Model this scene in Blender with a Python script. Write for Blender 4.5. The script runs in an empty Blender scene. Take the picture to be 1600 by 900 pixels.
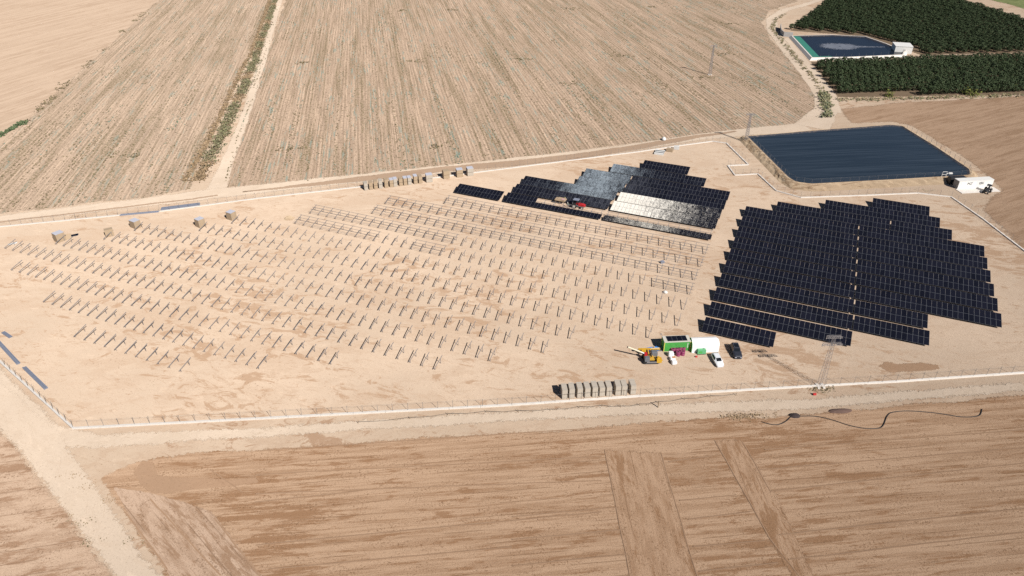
import bpy, bmesh, math, random
from mathutils import Vector, Matrix, noise as mnoise
from mathutils.geometry import tessellate_polygon
R = math.radians
rnd = random.Random(7)
S = bpy.context.scene
C = S.collection

# ------------------------------------------------------------------ camera, sky, sun, exposure
CAM_H, PITCH, FPX = 98.93, R(32.0), 1130.6
cd = bpy.data.cameras.new('camera'); cam = bpy.data.objects.new('camera', cd); C.objects.link(cam)
cam.location = (0, 0, CAM_H); cam.rotation_euler = (R(90) - PITCH, 0, 0)
cd.sensor_width = 36.0; cd.lens = 36.0 * FPX / 1600.0; cd.clip_start = 0.5; cd.clip_end = 9000
S.camera = cam
SUN_AZ, SUN_EL = R(142.5), R(39.5)          # azimuth clockwise from +Y
W = bpy.data.worlds.new('World'); S.world = W; W.use_nodes = True
wn = W.node_tree; sky = wn.nodes.new('ShaderNodeTexSky'); sky.sky_type = 'NISHITA'; sky.sun_disc = False
sky.sun_elevation = SUN_EL; sky.sun_rotation = SUN_AZ; sky.altitude = 600; sky.air_density = 0.7; sky.dust_density = 0.25
bgn = wn.nodes['Background']; bgn.inputs['Strength'].default_value = 0.05
wn.links.new(sky.outputs[0], bgn.inputs['Color'])
sd = bpy.data.lights.new('sun', 'SUN'); sun = bpy.data.objects.new('sun', sd); C.objects.link(sun)
sd.energy = 5.0; sd.angle = R(0.5); sd.color = (1.0, 0.95, 0.885)
SDIR = Vector((math.sin(SUN_AZ)*math.cos(SUN_EL), math.cos(SUN_AZ)*math.cos(SUN_EL), math.sin(SUN_EL)))
sun.rotation_euler = (-SDIR).to_track_quat('-Z', 'Y').to_euler(); sun.location = SDIR * 300
S.view_settings.view_transform = 'Standard'; S.view_settings.look = 'None'
S.view_settings.exposure = 0.17; S.view_settings.gamma = 1.0; S.view_settings.use_curve_mapping = False
S.render.engine = 'CYCLES'; S.cycles.max_bounces = 6; S.cycles.transparent_max_bounces = 12
S.cycles.use_denoising = False

# ------------------------------------------------------------------ places: survey point -> ground, and the plant's row lattice
CP, SP = math.cos(PITCH), math.sin(PITCH)
def at(x, y, z=0.0):
    a, b = (x - 800) / FPX, (450 - y) / FPX
    d = Vector((a, CP + b * SP, -SP + b * CP)); t = (z - CAM_H) / d.z
    return Vector((d.x * t, d.y * t, z))
YAW = 0.4082; EX = Vector((math.cos(YAW), -math.sin(YAW), 0)); NX = Vector((-math.sin(YAW), -math.cos(YAW), 0))
ORG = Vector((57.81, 169.35, 0)); PIT = 7.35; PW = 1.15; TILT = 0.271; SL = 4.58; ZLOW = 0.70
def lat(s, t, z=0.0):
    v = ORG + EX * s + NX * ((t - 9) * PIT); v.z = z; return v
def azdir(az): return Vector((math.sin(R(az)), math.cos(R(az)), 0))

# ------------------------------------------------------------------ object helpers
def tag(o, label=None, cat=None, group=None, kind=None):
    if label: o['label'] = label
    if cat: o['category'] = cat
    if group: o['group'] = group
    if kind: o['kind'] = kind
    return o
def empty(name, loc, rz=0.0):
    o = bpy.data.objects.new(name, None); o.location = loc; o.rotation_euler = (0, 0, rz); o.empty_display_size = .2
    C.objects.link(o); return o
def link(name, me, parent=None, loc=(0, 0, 0), rot=(0, 0, 0)):
    o = bpy.data.objects.new(name, me); o.location = loc; o.rotation_euler = rot
    if parent is not None: o.parent = parent
    C.objects.link(o); return o
class MB:
    """collects boxes, bars, tubes, lathes and lofts; becomes one mesh"""
    def __init__(s): s.v = []; s.f = []; s.m = []; s.mi = 0
    def add(s, vs, fs):
        k = len(s.v); s.v += [tuple(v) for v in vs]; s.f += [tuple(i + k for i in f) for f in fs]; s.m += [s.mi] * len(fs); return s
    def mat(s, i): s.mi = i; return s
    def box(s, c, d, rz=0.0, M=None):
        hx, hy, hz = d[0]/2, d[1]/2, d[2]/2
        vs = [Vector((x*hx, y*hy, z*hz)) for z in (-1, 1) for y in (-1, 1) for x in (-1, 1)]
        T = M if M is not None else Matrix.Rotation(rz, 3, 'Z')
        vs = [T @ v + Vector(c) for v in vs]
        return s.add(vs, [(0,2,3,1),(4,5,7,6),(0,1,5,4),(2,6,7,3),(0,4,6,2),(1,3,7,5)])
    def bar(s, a, b, w, h=None, up=(0, 0, 1)):
        a, b = Vector(a), Vector(b); h = h or w; d = b - a; L = d.length; d.normalize()
        u = Vector(up); x = d.cross(u)
        if x.length < 1e-4: x = d.cross(Vector((1, 0, 0)))
        x.normalize(); u = x.cross(d)
        M = Matrix((x, d, u)).transposed()
        return s.box((a + b) / 2, (w, L, h), M=M)
    def tube(s, pts, r, n=8, caps=True):
        pts = [Vector(p) for p in pts]; rr = r if isinstance(r, (list, tuple)) else [r] * len(pts)
        vs = []; fs = []; px = None
        for i, p in enumerate(pts):
            d = (pts[min(i+1, len(pts)-1)] - pts[max(i-1, 0)]).normalized()
            x = px - d * px.dot(d) if px is not None else d.cross(Vector((0, 0, 1)) if abs(d.z) < .9 else Vector((1, 0, 0)))
            x.normalize(); px = x; y = d.cross(x)
            for k in range(n):
                a = 2 * math.pi * k / n; vs.append(p + (x * math.cos(a) + y * math.sin(a)) * rr[i])
        for i in range(len(pts) - 1):
            for k in range(n):
                a = i*n + k; b = i*n + (k+1) % n; fs.append((a, b, b + n, a + n))
        if caps: fs.append(tuple(range(n))[::-1]); fs.append(tuple(range((len(pts)-1)*n, len(pts)*n)))
        return s.add(vs, fs)
    def loft(s, rings, caps=True):
        n = len(rings[0]); vs = [v for r in rings for v in r]; fs = []
        for i in range(len(rings) - 1):
            for k in range(n):
                a = i*n + k; b = i*n + (k+1) % n; fs.append((a, b, b + n, a + n))
        if caps: fs.append(tuple(range(n))[::-1]); fs.append(tuple(range((len(rings)-1)*n, len(rings)*n)))
        return s.add(vs, fs)
    def mesh(s, name, *mats, smooth=False):
        me = bpy.data.meshes.new(name); me.from_pydata(s.v, [], s.f)
        for m in mats: me.materials.append(m)
        if len(mats) > 1: me.polygons.foreach_set('material_index', s.m)
        if smooth: me.polygons.foreach_set('use_smooth', [True] * len(me.polygons))
        me.update(); return me
    def build(s, name, mat, parent=None, loc=(0, 0, 0), rot=(0, 0, 0), smooth=False):
        mats = mat if isinstance(mat, (list, tuple)) else (mat,)
        return link(name, s.mesh(name, *mats, smooth=smooth), parent, loc, rot)
def copy_tree(o, parent=None):
    c = o.copy(); C.objects.link(c); c.parent = parent
    for ch in o.children: copy_tree(ch, c)
    return c
ORD = ['', 'first', 'second', 'third', 'fourth', 'fifth', 'sixth', 'seventh', 'eighth', 'ninth', 'tenth', 'eleventh', 'twelfth',
       'thirteenth', 'fourteenth', 'fifteenth', 'sixteenth', 'seventeenth', 'eighteenth', 'nineteenth', 'twentieth']
def ordn(i):
    if i < len(ORD): return ORD[i]
    return '%d%s' % (i, {1: 'st', 2: 'nd', 3: 'rd'}.get(i % 10, 'th') if i % 100 not in (11, 12, 13) else 'th')

# ------------------------------------------------------------------ node helpers
class NT:
    def __init__(s, name):
        s.m = bpy.data.materials.new(name); s.m.use_nodes = True; s.t = s.m.node_tree
        s.b = s.t.nodes['Principled BSDF']; s.out = s.t.nodes['Material Output']
        s.geo = s.t.nodes.new('ShaderNodeNewGeometry'); s.pos = s.geo.outputs['Position']
    def put(s, sock, v):
        if isinstance(v, bpy.types.NodeSocket): s.t.links.new(v, sock)
        elif isinstance(v, (tuple, list)) and len(v) == 3 and sock.type == 'RGBA': sock.default_value = (*v, 1)
        else: sock.default_value = v
    def noise(s, vec, scale=1.0, det=4.0, rough=.55, dist=0.0):
        n = s.t.nodes.new('ShaderNodeTexNoise'); s.put(n.inputs['Vector'], vec); n.inputs['Scale'].default_value = scale
        n.inputs['Detail'].default_value = det; n.inputs['Roughness'].default_value = rough; n.inputs['Distortion'].default_value = dist
        return n.outputs[0]
    def frame(s, az, sx, sy, vec=None, off=(0, 0, 0)):
        n = s.t.nodes.new('ShaderNodeMapping'); n.vector_type = 'TEXTURE'; s.put(n.inputs['Vector'], vec or s.pos)
        n.inputs['Location'].default_value = off; n.inputs['Rotation'].default_value = (0, 0, -R(az)); n.inputs['Scale'].default_value = (sx, sy, 1)
        return n.outputs[0]
    def math(s, op, a, b=0.0, c=0.0, clamp=False):
        n = s.t.nodes.new('ShaderNodeMath'); n.operation = op; n.use_clamp = clamp
        for i, v in enumerate((a, b, c)): s.put(n.inputs[i], v)
        return n.outputs[0]
    def ss(s, v, lo, hi):
        n = s.t.nodes.new('ShaderNodeMapRange'); n.interpolation_type = 'SMOOTHSTEP'; s.put(n.inputs[0], v)
        n.inputs[1].default_value = lo; n.inputs[2].default_value = hi; return n.outputs[0]
    def mix(s, f, a, b, mode='MIX'):
        n = s.t.nodes.new('ShaderNodeMix'); n.data_type = 'RGBA'; n.blend_type = mode; n.clamp_factor = True
        s.put(n.inputs['Factor'], f); s.put(n.inputs[6], a); s.put(n.inputs[7], b); return n.outputs[2]
    def sep(s, vec):
        n = s.t.nodes.new('ShaderNodeSeparateXYZ'); s.put(n.inputs[0], vec); return n.outputs
    def attr(s, name, k='Fac'):
        n = s.t.nodes.new('ShaderNodeAttribute'); n.attribute_name = name; return n.outputs[k]
    def rand(s):
        return s.t.nodes.new('ShaderNodeObjectInfo').outputs['Random']
    def bump(s, h, strength, dist=.1):
        n = s.t.nodes.new('ShaderNodeBump'); s.put(n.inputs['Height'], h); n.inputs['Strength'].default_value = strength
        n.inputs['Distance'].default_value = dist; s.t.links.new(n.outputs[0], s.b.inputs['Normal'])
    def soil(s, col):
        s.put(s.b.inputs['Base Color'], col); s.b.inputs['Roughness'].default_value = 1.0
        s.b.inputs['Diffuse Roughness'].default_value = 1.0; s.b.inputs['Specular IOR Level'].default_value = 0.0
        return s
    def soft_edge(s, amount=1.0):
        """lets the sheet below show through along a ragged border"""
        e = s.attr('edge'); n = s.noise(s.pos, .9, 10, .85)
        a = s.math('GREATER_THAN', s.math('ADD', e, s.math('MULTIPLY', s.math('SUBTRACT', n, .5), 2.6 * amount)), .5)
        tr = s.t.nodes.new('ShaderNodeBsdfTransparent'); mx = s.t.nodes.new('ShaderNodeMixShader')
        s.t.links.new(a, mx.inputs[0]); s.t.links.new(tr.outputs[0], mx.inputs[1]); s.t.links.new(s.b.outputs[0], mx.inputs[2])
        s.t.links.new(mx.outputs[0], s.out.inputs['Surface']); return s
def plain(name, col, rough=.6, metal=0.0, var=.12, scale=3.0, spec=.5, dirt=None):
    k = NT(name); n = k.noise(k.t.nodes.new('ShaderNodeTexCoord').outputs['Object'], scale, 5, .6)
    c0 = tuple(max(0, c * (1 - var)) for c in col); c1 = tuple(min(1, c * (1 + var)) for c in col)
    colr = k.mix(n, c0, c1)
    if dirt:
        g = k.ss(k.noise(k.pos, 1.7, 6, .7), .45, .75); colr = k.mix(k.math('MULTIPLY', g, dirt), colr, (.42, .31, .21))
    k.put(k.b.inputs['Base Color'], colr); k.b.inputs['Roughness'].default_value = rough; k.b.inputs['Metallic'].default_value = metal
    k.b.inputs['Specular IOR Level'].default_value = spec; return k.m

# ------------------------------------------------------------------ soil materials
SAND = (.470, .366, .274); SAND2 = (.522, .427, .336); EARTH = (.318, .200, .126)
def crumbs(k, c, col, scale, lo, amt, off, gate=None, w=.035):
    """crisp small stones, clods or tufts"""
    n = k.noise(k.frame(0, 1 / scale, 1 / scale, off=off), 1.0, 3, .6); m = k.ss(n, lo, lo + w)
    if gate is not None: m = k.math('MULTIPLY', m, gate)
    return k.mix(k.math('MULTIPLY', m, amt), c, col)
def sand_mat(name, light, dark, soft=False, patch=.62, az=84, amount=.8):
    k = NT(name); dk = tuple(v * .62 for v in dark); md = tuple(.58 * a + .42 * b for a, b in zip(light, dark))
    fine = k.noise(k.pos, 2.2, 9, .82); mid = k.noise(k.frame(az, 2.2, 5.0), 1.0, 8, .72, .8); big = k.noise(k.pos, .03, 4, .55)
    c = k.mix(k.ss(big, .3, .7), tuple(v * .93 for v in light), tuple(min(1, v * 1.07) for v in light))
    wash = k.noise(k.frame(az - 25, 9, 24, off=(5, 60, 0)), 1.0, 8, .68, .7)
    c = k.mix(k.math('MULTIPLY', k.ss(wash, .48, .62), .5), c, md)
    c = k.mix(k.math('MULTIPLY', k.ss(mid, .52, .62), .55), c, md)
    blot = k.noise(k.frame(az, 3.4, 8), 1.0, 9, .74, 1.2); area = k.noise(k.pos, .024, 3, .5)
    m = k.ss(k.math('ADD', blot, k.math('MULTIPLY', k.math('SUBTRACT', area, .5), .42)), patch, patch + .06)
    c = k.mix(k.math('MULTIPLY', m, amount), c, dark)
    scr = k.noise(k.frame(az + 28, .28, 7, off=(70, 12, 0)), 1.0, 6, .7, .8); c = k.mix(k.math('MULTIPLY', k.ss(scr, .60, .65), .4), c, dark)
    lt = k.noise(k.frame(az, 1.6, 4.5, off=(9, 33, 0)), 1.0, 8, .72); c = k.mix(k.math('MULTIPLY', k.ss(lt, .57, .66), .45), c, tuple(min(1, v * 1.18) for v in light))
    c = k.mix(k.math('MULTIPLY', k.ss(fine, .50, .66), .34), c, tuple(v * .70 for v in light))
    gate = k.ss(k.noise(k.pos, .12, 5, .6), .46, .64)
    c = crumbs(k, c, dk, 1.5, .63, .55, (3, 9, 0), gate); c = crumbs(k, c, dk, 3.6, .62, .45, (13, 5, 0)); c = crumbs(k, c, tuple(min(1, v * 1.25) for v in light), 3.0, .64, .5, (41, 8, 0))
    k.soil(c); k.bump(k.math('ADD', fine, mid), .9, .14)
    if soft: k.soft_edge()
    return k.m
def stubble_mat(name, az, base, dark, olive, weed=1.0, film_or_glare=1.0):
    k = NT(name); f = k.frame(az, 1.0, 1.0); x = k.sep(f)[0]; dk = tuple(v * .55 for v in dark)
    wob = k.math('MULTIPLY', k.noise(k.frame(az, 30, 40), 1, 2), 1.2)
    st = k.math('POWER', k.math('MULTIPLY_ADD', k.math('SINE', k.math('MULTIPLY', k.math('ADD', x, wob), 2 * math.pi / 1.45)), .5, .5), 2.2)
    amp = k.noise(k.frame(az, 2.2, 35, off=(3, 8, 0)), 1, 6, .68)
    thin = k.noise(k.frame(az, .42, 40), 1.0, 5, .75); streak = k.noise(k.frame(az, 1.3, 80, off=(40, 3, 0)), 1.0, 6, .66); wide = k.noise(k.frame(az, 7, 120), 1.0, 5, .6)
    big = k.noise(k.pos, .016, 4, .55); fine = k.noise(k.frame(az, .5, .9), 1.0, 6, .8)
    c = k.mix(k.ss(thin, .42, .58), tuple(v * 1.20 for v in base), tuple(v * .78 for v in base))
    c = k.mix(k.math('MULTIPLY', st, k.math('MULTIPLY', k.ss(amp, .38, .58), .72)), c, dark)
    c = k.mix(k.math('MULTIPLY', k.ss(streak, .52, .60), .5), c, tuple(v * .9 for v in dark))
    c = k.mix(k.math('MULTIPLY', k.ss(wide, .45, .65), .35), c, tuple(v * .95 for v in dark))
    c = k.mix(k.math('MULTIPLY', k.ss(big, .42, .66), .4), c, tuple(.5 * (a + b) for a, b in zip(base, dark)))
    c = k.mix(k.math('MULTIPLY', k.ss(fine, .54, .62), .42), c, tuple(v * .8 for v in dark))
    rg = k.ss(k.math('ADD', k.math('MULTIPLY', wide, .5), k.math('MULTIPLY', streak, .6)), .53, .64)
    c = crumbs(k, c, dk, 1.1, .58, .8, (4, 4, 0)); c = crumbs(k, c, dk, 2.0, .60, .7, (24, 14, 0)); c = crumbs(k, c, tuple(min(1, v * 1.4) for v in base), 1.6, .62, .7, (55, 2, 0))
    c = crumbs(k, c, olive, 1.2, .50, .9 * weed, (77, 6, 0), rg, .06)
    fl = k.noise(k.frame(az, .7, 11, off=(31, 7, 0)), 1, 4, .6); fb = k.noise(k.frame(az, 4, 60, off=(90, 3, 0)), 1, 4, .55)
    fm = k.math('MULTIPLY', k.ss(fl, .545, .59), k.ss(fb, .50, .56))
    c = k.mix(k.math('MULTIPLY', fm,   .7 * film_or_glare), c, (.20, .25, .215))
    k.soil(c); k.bump(k.math('ADD', st, k.math('ADD', thin, fine)), .8, .18); k.soft_edge(1.2); return k.m
def plough_mat(name, az, light, dark, bandw=1.3, bandl=30, grain=1.0, period=2.75):
    k = NT(name); dk = tuple(v * .66 for v in dark); f = k.frame(az, 1.0, 1.0); x = k.sep(f)[0]
    band = k.noise(k.frame(az, bandw, bandl), 1.0, 9, .74, .25); blot = k.noise(k.frame(az, 2.2, 10, off=(11, 40, 0)), 1.0, 10, .78, .35)
    big = k.noise(k.pos, .03, 3, .5); thin = k.noise(k.frame(az, .22, 12), 1, 6, .75); fine = k.noise(k.pos, 3.2, 9, .85)
    c = k.mix(k.ss(band, .44, .56), tuple(min(1, v * 1.05) for v in light), tuple(.62 * a + .38 * b for a, b in zip(light, dark)))
    m = k.ss(k.math('ADD', k.math('MULTIPLY', band, .45), k.math('ADD', k.math('MULTIPLY', blot, .62), k.math('MULTIPLY', big, .25))), .675, .725)
    c = k.mix(k.math('MULTIPLY', m, .85), c, dark)
    c = k.mix(k.math('MULTIPLY', k.ss(thin, .56, .62), .45), c, tuple(v * .95 for v in dark))
    wob = k.math('MULTIPLY', k.noise(k.frame(az, 9, 30, off=(2, 2, 0)), 1, 3), .8)
    fr = k.math('ABSOLUTE', k.math('SUBTRACT', k.math('FRACT', k.math('DIVIDE', k.math('ADD', x, wob), period)), .5))
    ln = k.math('MULTIPLY', k.math('LESS_THAN', fr, .03), k.ss(k.noise(k.frame(az, 3, 14, off=(60, 1, 0)), 1, 4), .48, .58))
    c = k.mix(k.math('MULTIPLY', ln, .6 * grain), c, dk)
    c = k.mix(k.math('MULTIPLY', k.ss(fine, .50, .64), .42 * grain), c, tuple(v * .70 for v in light))
    gate = k.ss(k.noise(k.frame(az, 2, 6, off=(8, 8, 0)), 1, 5, .65), .46, .6)
    c = crumbs(k, c, dk, 2.6, .56, .7 * grain, (3, 3, 0), gate); c = crumbs(k, c, dk, 5.0, .60, .6 * grain, (9, 1, 0)); c = crumbs(k, c, tuple(min(1, v * 1.22) for v in light), 4.2, .60, .6 * grain, (33, 1, 0), gate)
    k.soil(c); k.bump(k.math('ADD', fine, k.math('MULTIPLY', thin, .6)), 1.0, .14); k.soft_edge(1.1); return k.m
M = {}
M['ground'] = sand_mat('sandy_ground', SAND, EARTH, patch=.565, az=84)
M['pad'] = sand_mat('graded_sand', (.512, .400, .302), (.362, .232, .145), soft=True, patch=.545, az=100, amount=.72)
M['road'] = sand_mat('pale_dirt_road', SAND2, (.40, .305, .22), soft=True, patch=.64, az=72, amount=.5)
M['road2'] = sand_mat('pale_dirt_lane', SAND2, (.41, .31, .225), soft=True, patch=.64, az=-50, amount=.5)
M['worn'] = sand_mat('worn_brown_track', (.335, .24, .17), (.27, .185, .13), soft=True, patch=.6, az=72)
M['stub_r'] = stubble_mat('stubble_soil', -10.3, (.415, .310, .228), (.262, .188, .134), (.138, .118, .06))
M['stub_l'] = stubble_mat('stubble_soil_pale', -11.5, (.430, .326, .242), (.285, .208, .15), (.142, .122, .064), weed=.9, film_or_glare=.7)
M['smooth'] = plough_mat('smooth_tilled_soil', 20, (.420, .318, .236), (.360, .262, .188), 3, 60, .6)
M['plough'] = plough_mat('ploughed_soil', 84, (.425, .292, .196), (.272, .153, .084))
M['plough_l'] = plough_mat('ploughed_soil_west', 78, (.45, .33, .24), (.29, .178, .112), 3, 10)
M['tilled_r'] = plough_mat('tilled_soil_east', 62, (.355, .245, .168), (.275, .178, .115), 2.2, 34)
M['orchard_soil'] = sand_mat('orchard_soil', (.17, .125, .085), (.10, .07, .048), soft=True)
M['bank'] = sand_mat('eroded_bank', (.50, .385, .265), (.31, .21, .13), patch=.52, az=84)
M['wet'] = sand_mat('damp_soil', (.35, .23, .15), (.28, .17, .105), soft=True)

# ------------------------------------------------------------------ ground sheets
def ring(pts, sub, jit, seed):
    out = []; n = len(pts)
    for i in range(n):
        a, b = Vector(pts[i][:2]).to_3d(), Vector(pts[(i + 1) % n][:2]).to_3d()
        k = max(1, min(260, int((b - a).length / sub)))
        for j in range(k): out.append(a.lerp(b, j / k))
    res = []
    for p in out:
        q = p + Vector((seed * 13.7, seed * 7.1, 0))
        res.append(p + jit * (mnoise.noise_vector(q * .11) + .5 * mnoise.noise_vector(q * .43)))
    return [Vector((p.x, p.y, 0)) for p in res]
_lvl = [0]
def sheet(name, pts, mat, soft=1.6, sub=3.0, jit=.8, z=None):
    _lvl[0] += 1; z = z if z is not None else .004 * _lvl[0]
    P = ring(pts, sub, jit, _lvl[0]); n = len(P)
    area = sum(P[i].x * P[(i+1) % n].y - P[(i+1) % n].x * P[i].y for i in range(n))
    if area < 0: P.reverse()
    nor = []
    for i in range(n):
        d = (P[(i+1) % n] - P[i-1]); d.normalize(); nor.append(Vector((-d.y, d.x, 0)))
    vs = [(p - nr * soft * .5) for p, nr in zip(P, nor)] + [(p + nr * soft * .5) for p, nr in zip(P, nor)]
    fs = [(i, (i+1) % n, n + (i+1) % n, n + i) for i in range(n)]
    fs += [tuple(n + i for i in t) for t in tessellate_polygon([[v for v in vs[n:]]])]
    me = bpy.data.meshes.new(name); me.from_pydata([(v.x, v.y, 0) for v in vs], [], fs)
    a = me.attributes.new('edge', 'FLOAT', 'POINT'); a.data.foreach_set('value', [0.0] * n + [1.0] * n)
    bm = bmesh.new(); bm.from_mesh(me); bmesh.ops.recalc_face_normals(bm, faces=bm.faces)
    for f in bm.faces:
        if f.normal.z < 0: f.normal_flip()
    bm.to_mesh(me); bm.free(); me.materials.append(mat)
    return tag(link(name, me, loc=(0, 0, z)), kind='structure')
def strip(name, pts, w, mat, soft=1.0, jit=.5, sub=3.0):
    P = [Vector((*p[:2], 0)) for p in pts]; L = []; Rr = []
    for i, p in enumerate(P):
        d = (P[min(i+1, len(P)-1)] - P[max(i-1, 0)]).normalized(); nr = Vector((-d.y, d.x, 0))
        ww = w[i] if isinstance(w, (list, tuple)) else w
        L.append(p + nr * ww / 2); Rr.append(p - nr * ww / 2)
    return sheet(name, L + Rr[::-1], mat, soft, sub, jit)
A = lambda *pp: [at(*q) for q in pp]
g = MB(); g.add([(-3500, -900, 0), (3500, -900, 0), (3500, 6000, 0), (-3500, 6000, 0)], [(0, 1, 2, 3)])
tag(g.build('ground', M['ground']), kind='structure')
U10 = azdir(-10.5)
# fields beyond the plant
tl = at(0, 230); far = 420
pl0 = at(-190, 372); s_r = at(430, 0)
b0, b1 = at(0, 228), at(236, 12)
sheet('smooth_field', [b0, b1, b1 + azdir(-11.8) * far, b1 + azdir(-11.8) * far + Vector((-420, -60, 0)), at(-700, 330), at(-190, 328), at(-60, 270)], M['smooth'], 4, 6, 1.5)
lv0, lv1 = at(296, 296), at(424, 0)
sheet('stubble_field_west', A((-260, 362), (0, 333), (100, 322), (200, 311)) + [lv0, lv1, lv1 + U10 * far, b1 + azdir(-11.8) * far] + A((238, 10), (0, 228), (-190, 330)), M['stub_l'], 3, 5, 1.2)
rv1 = at(447, 0)
sheet('stubble_field_east', A((347, 297), (400, 291), (480, 282), (600, 270), (700, 259), (800, 248), (900, 236), (1000, 222), (1100, 210), (1200, 199), (1258, 190),
      (1281, 168), (1272, 143), (1240, 97), (1203, 62), (1190, 36), (1203, 16), (1246, 2)) + [at(1246, 0) + Vector((60, far, 0)), rv1 + U10 * far, rv1], M['stub_r'], 2.6, 4, 1.2)
strip('field_track', [at(338, 300), at(352, 262), at(378, 195), at(407, 105), at(437, 0), at(437, 0) + U10 * 300], [7, 4.2, 3.6, 3.6, 3.8, 4], M['road'], 1.6, .6)
# bare land right
sheet('tilled_field_east', A((1316, 170), (1400, 161), (1500, 156), (1600, 150), (1900, 140), (2100, 330), (1700, 470), (1600, 392), (1560, 352), (1538, 328), (1552, 308), (1568, 296),
      (1552, 280), (1500, 242), (1426, 197), (1395, 190), (1330, 192), (1322, 182)), M['tilled_r'], 3, 4, 1.0)
# lanes
strip('field_road', [at(-300, 385), at(0, 343), at(200, 319), at(330, 303), at(480, 287), at(640, 270), at(800, 252), at(960, 234), at(1100, 213), at(1180, 205), at(1262, 199)],
      [6, 6, 6.5, 8, 7, 7, 6, 6, 6, 8, 10], M['road'], 2.5, .7)
strip('worn_track', [at(-300, 388), at(0, 347), at(200, 323), at(300, 311), at(340, 305)], 1.0, M['worn'], .8, .3)
strip('worn_track', [at(380, 300), at(470, 290), at(560, 280), at(700, 264), at(800, 255.5), at(900, 244.5), at(1000, 229), at(1080, 215), at(1150, 205)], [.8, 2.2, 4.2, 4.6, 5, 5, 4.4, 3.2, 1], M['worn'], 1.2, .5)
strip('orchard_road', [at(1268, 199), at(1290, 172), at(1285, 150), at(1262, 118), at(1232, 82), at(1207, 48), at(1205, 30), at(1225, 16), at(1262, 6), at(1300, -8), at(1340, -22)],
      [14, 10, 7, 6, 6, 6.5, 6.5, 6, 5, 5, 5], M['road'], 1.5, .6)
strip('orchard_road', [at(1305, 176), at(1300, 150), at(1275, 116), at(1250, 86), at(1228, 60)], [5, 4, 3.6, 3.4, 3], M['road'], 1.2, .5)
# orchard floor
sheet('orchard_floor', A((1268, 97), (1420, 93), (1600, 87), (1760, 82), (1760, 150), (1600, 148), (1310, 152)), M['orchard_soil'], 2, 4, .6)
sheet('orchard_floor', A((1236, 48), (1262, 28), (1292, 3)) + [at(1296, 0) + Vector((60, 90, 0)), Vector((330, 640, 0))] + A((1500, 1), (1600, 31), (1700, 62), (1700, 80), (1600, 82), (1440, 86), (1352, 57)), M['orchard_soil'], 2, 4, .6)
sheet('green_field', A((1560, 3), (1600, 13), (1800, 60)) + [Vector((520, 640, 0)), Vector((330, 590, 0))], plough_mat('grassy_soil', 60, (.20, .22, .10), (.12, .15, .06)), 4, 6, 2)
# foreground
sheet('ploughed_field', A((158, 748), (214, 722), (300, 708), (400, 703), (520, 696), (650, 685), (800, 678), (890, 672), (1015, 661), (1125, 651), (1200, 655), (1290, 645), (1400, 635),
      (1500, 626), (1600, 617), (2100, 585), (2400, 1100), (900, 1700), (100, 1500), (330, 1010), (262, 902)), M['plough'], 1.6, 1.2, .55)
sheet('ploughed_field_west', A((-30, 640), (0, 676), (45, 730), (95, 790), (130, 842), (176, 902), (235, 1010), (60, 1400), (-600, 1000), (-300, 760)), M['plough_l'], 2.2, 1.6, .8)
# plant area
FENCE_FRONT = [at(*q) for q in ((115, 670), (400, 655), (800, 633.5), (1000, 619.5), (1200, 608), (1400, 597), (1600, 583))]
FENCE_FRONT.append(FENCE_FRONT[-1] + (FENCE_FRONT[-1] - FENCE_FRONT[-2]).normalized() * 45)
FENCE_W = [at(115, 670), at(0, 565)]; FENCE_W.append(FENCE_W[1] + (FENCE_W[1] - FENCE_W[0]).normalized() * 62)
FENCE_BACK = [at(0, 355), at(250, 331), at(400, 311), at(600, 288.5), at(800, 263), at(1000, 237.5), at(1060, 228.5), at(1113, 221.5), at(1135, 224.5)]
FENCE_BACK.insert(0, FENCE_BACK[0] + (FENCE_BACK[0] - FENCE_BACK[1]).normalized() * 40)
FENCE_NOTCH = [at(*q) for q in ((1135, 224.5), (1169, 258), (1137, 259.5), (1148, 274.5), (1184, 272.5), (1213, 299), (1251, 309.5))]
FENCE_EAST = [at(*q) for q in ((1251, 309.5), (1340, 306.5), (1433, 302.5), (1486, 308.5), (1537, 344), (1580, 377))]
FENCE_EAST.append(FENCE_EAST[-1] + (FENCE_EAST[-1] - FENCE_EAST[-2]).normalized() * 40)
pad = FENCE_FRONT + FENCE_EAST[::-1] + FENCE_NOTCH[::-1][1:] + FENCE_BACK[::-1][1:] + FENCE_W[::-1][:-1]
sheet('plant_ground', pad, M['pad'], .8, 4, .25)
strip('front_lane', [at(-40, 575), at(60, 680), at(150, 690), at(400, 676), at(800, 650), at(1000, 640), at(1250, 632), at(1600, 604)], [7, 7, 3.5, 2.6, 2.6, 3, 2.8, 2.5], M['road'], 2.2, .4)
strip('west_lane', [at(-160, 520), at(-40, 590), at(60, 690), at(120, 770), at(185, 860), at(260, 960), at(330, 1080)], [6, 6, 6.5, 5.5, 4.6, 4.2, 4], M['road2'], 2.0, .5)
sheet('damp_patch', A((206, 738), (222, 721), (240, 724), (246, 742), (290, 748), (345, 750), (398, 745), (402, 752), (345, 762), (270, 772), (238, 771), (220, 756)), M['wet'], .8, .8, .5)
sheet('damp_patch', A((1374, 574), (1384, 566), (1402, 570), (1440, 567), (1466, 571), (1468, 577), (1432, 580), (1392, 583)), M['wet'], .9, 1.0, .3)

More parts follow.
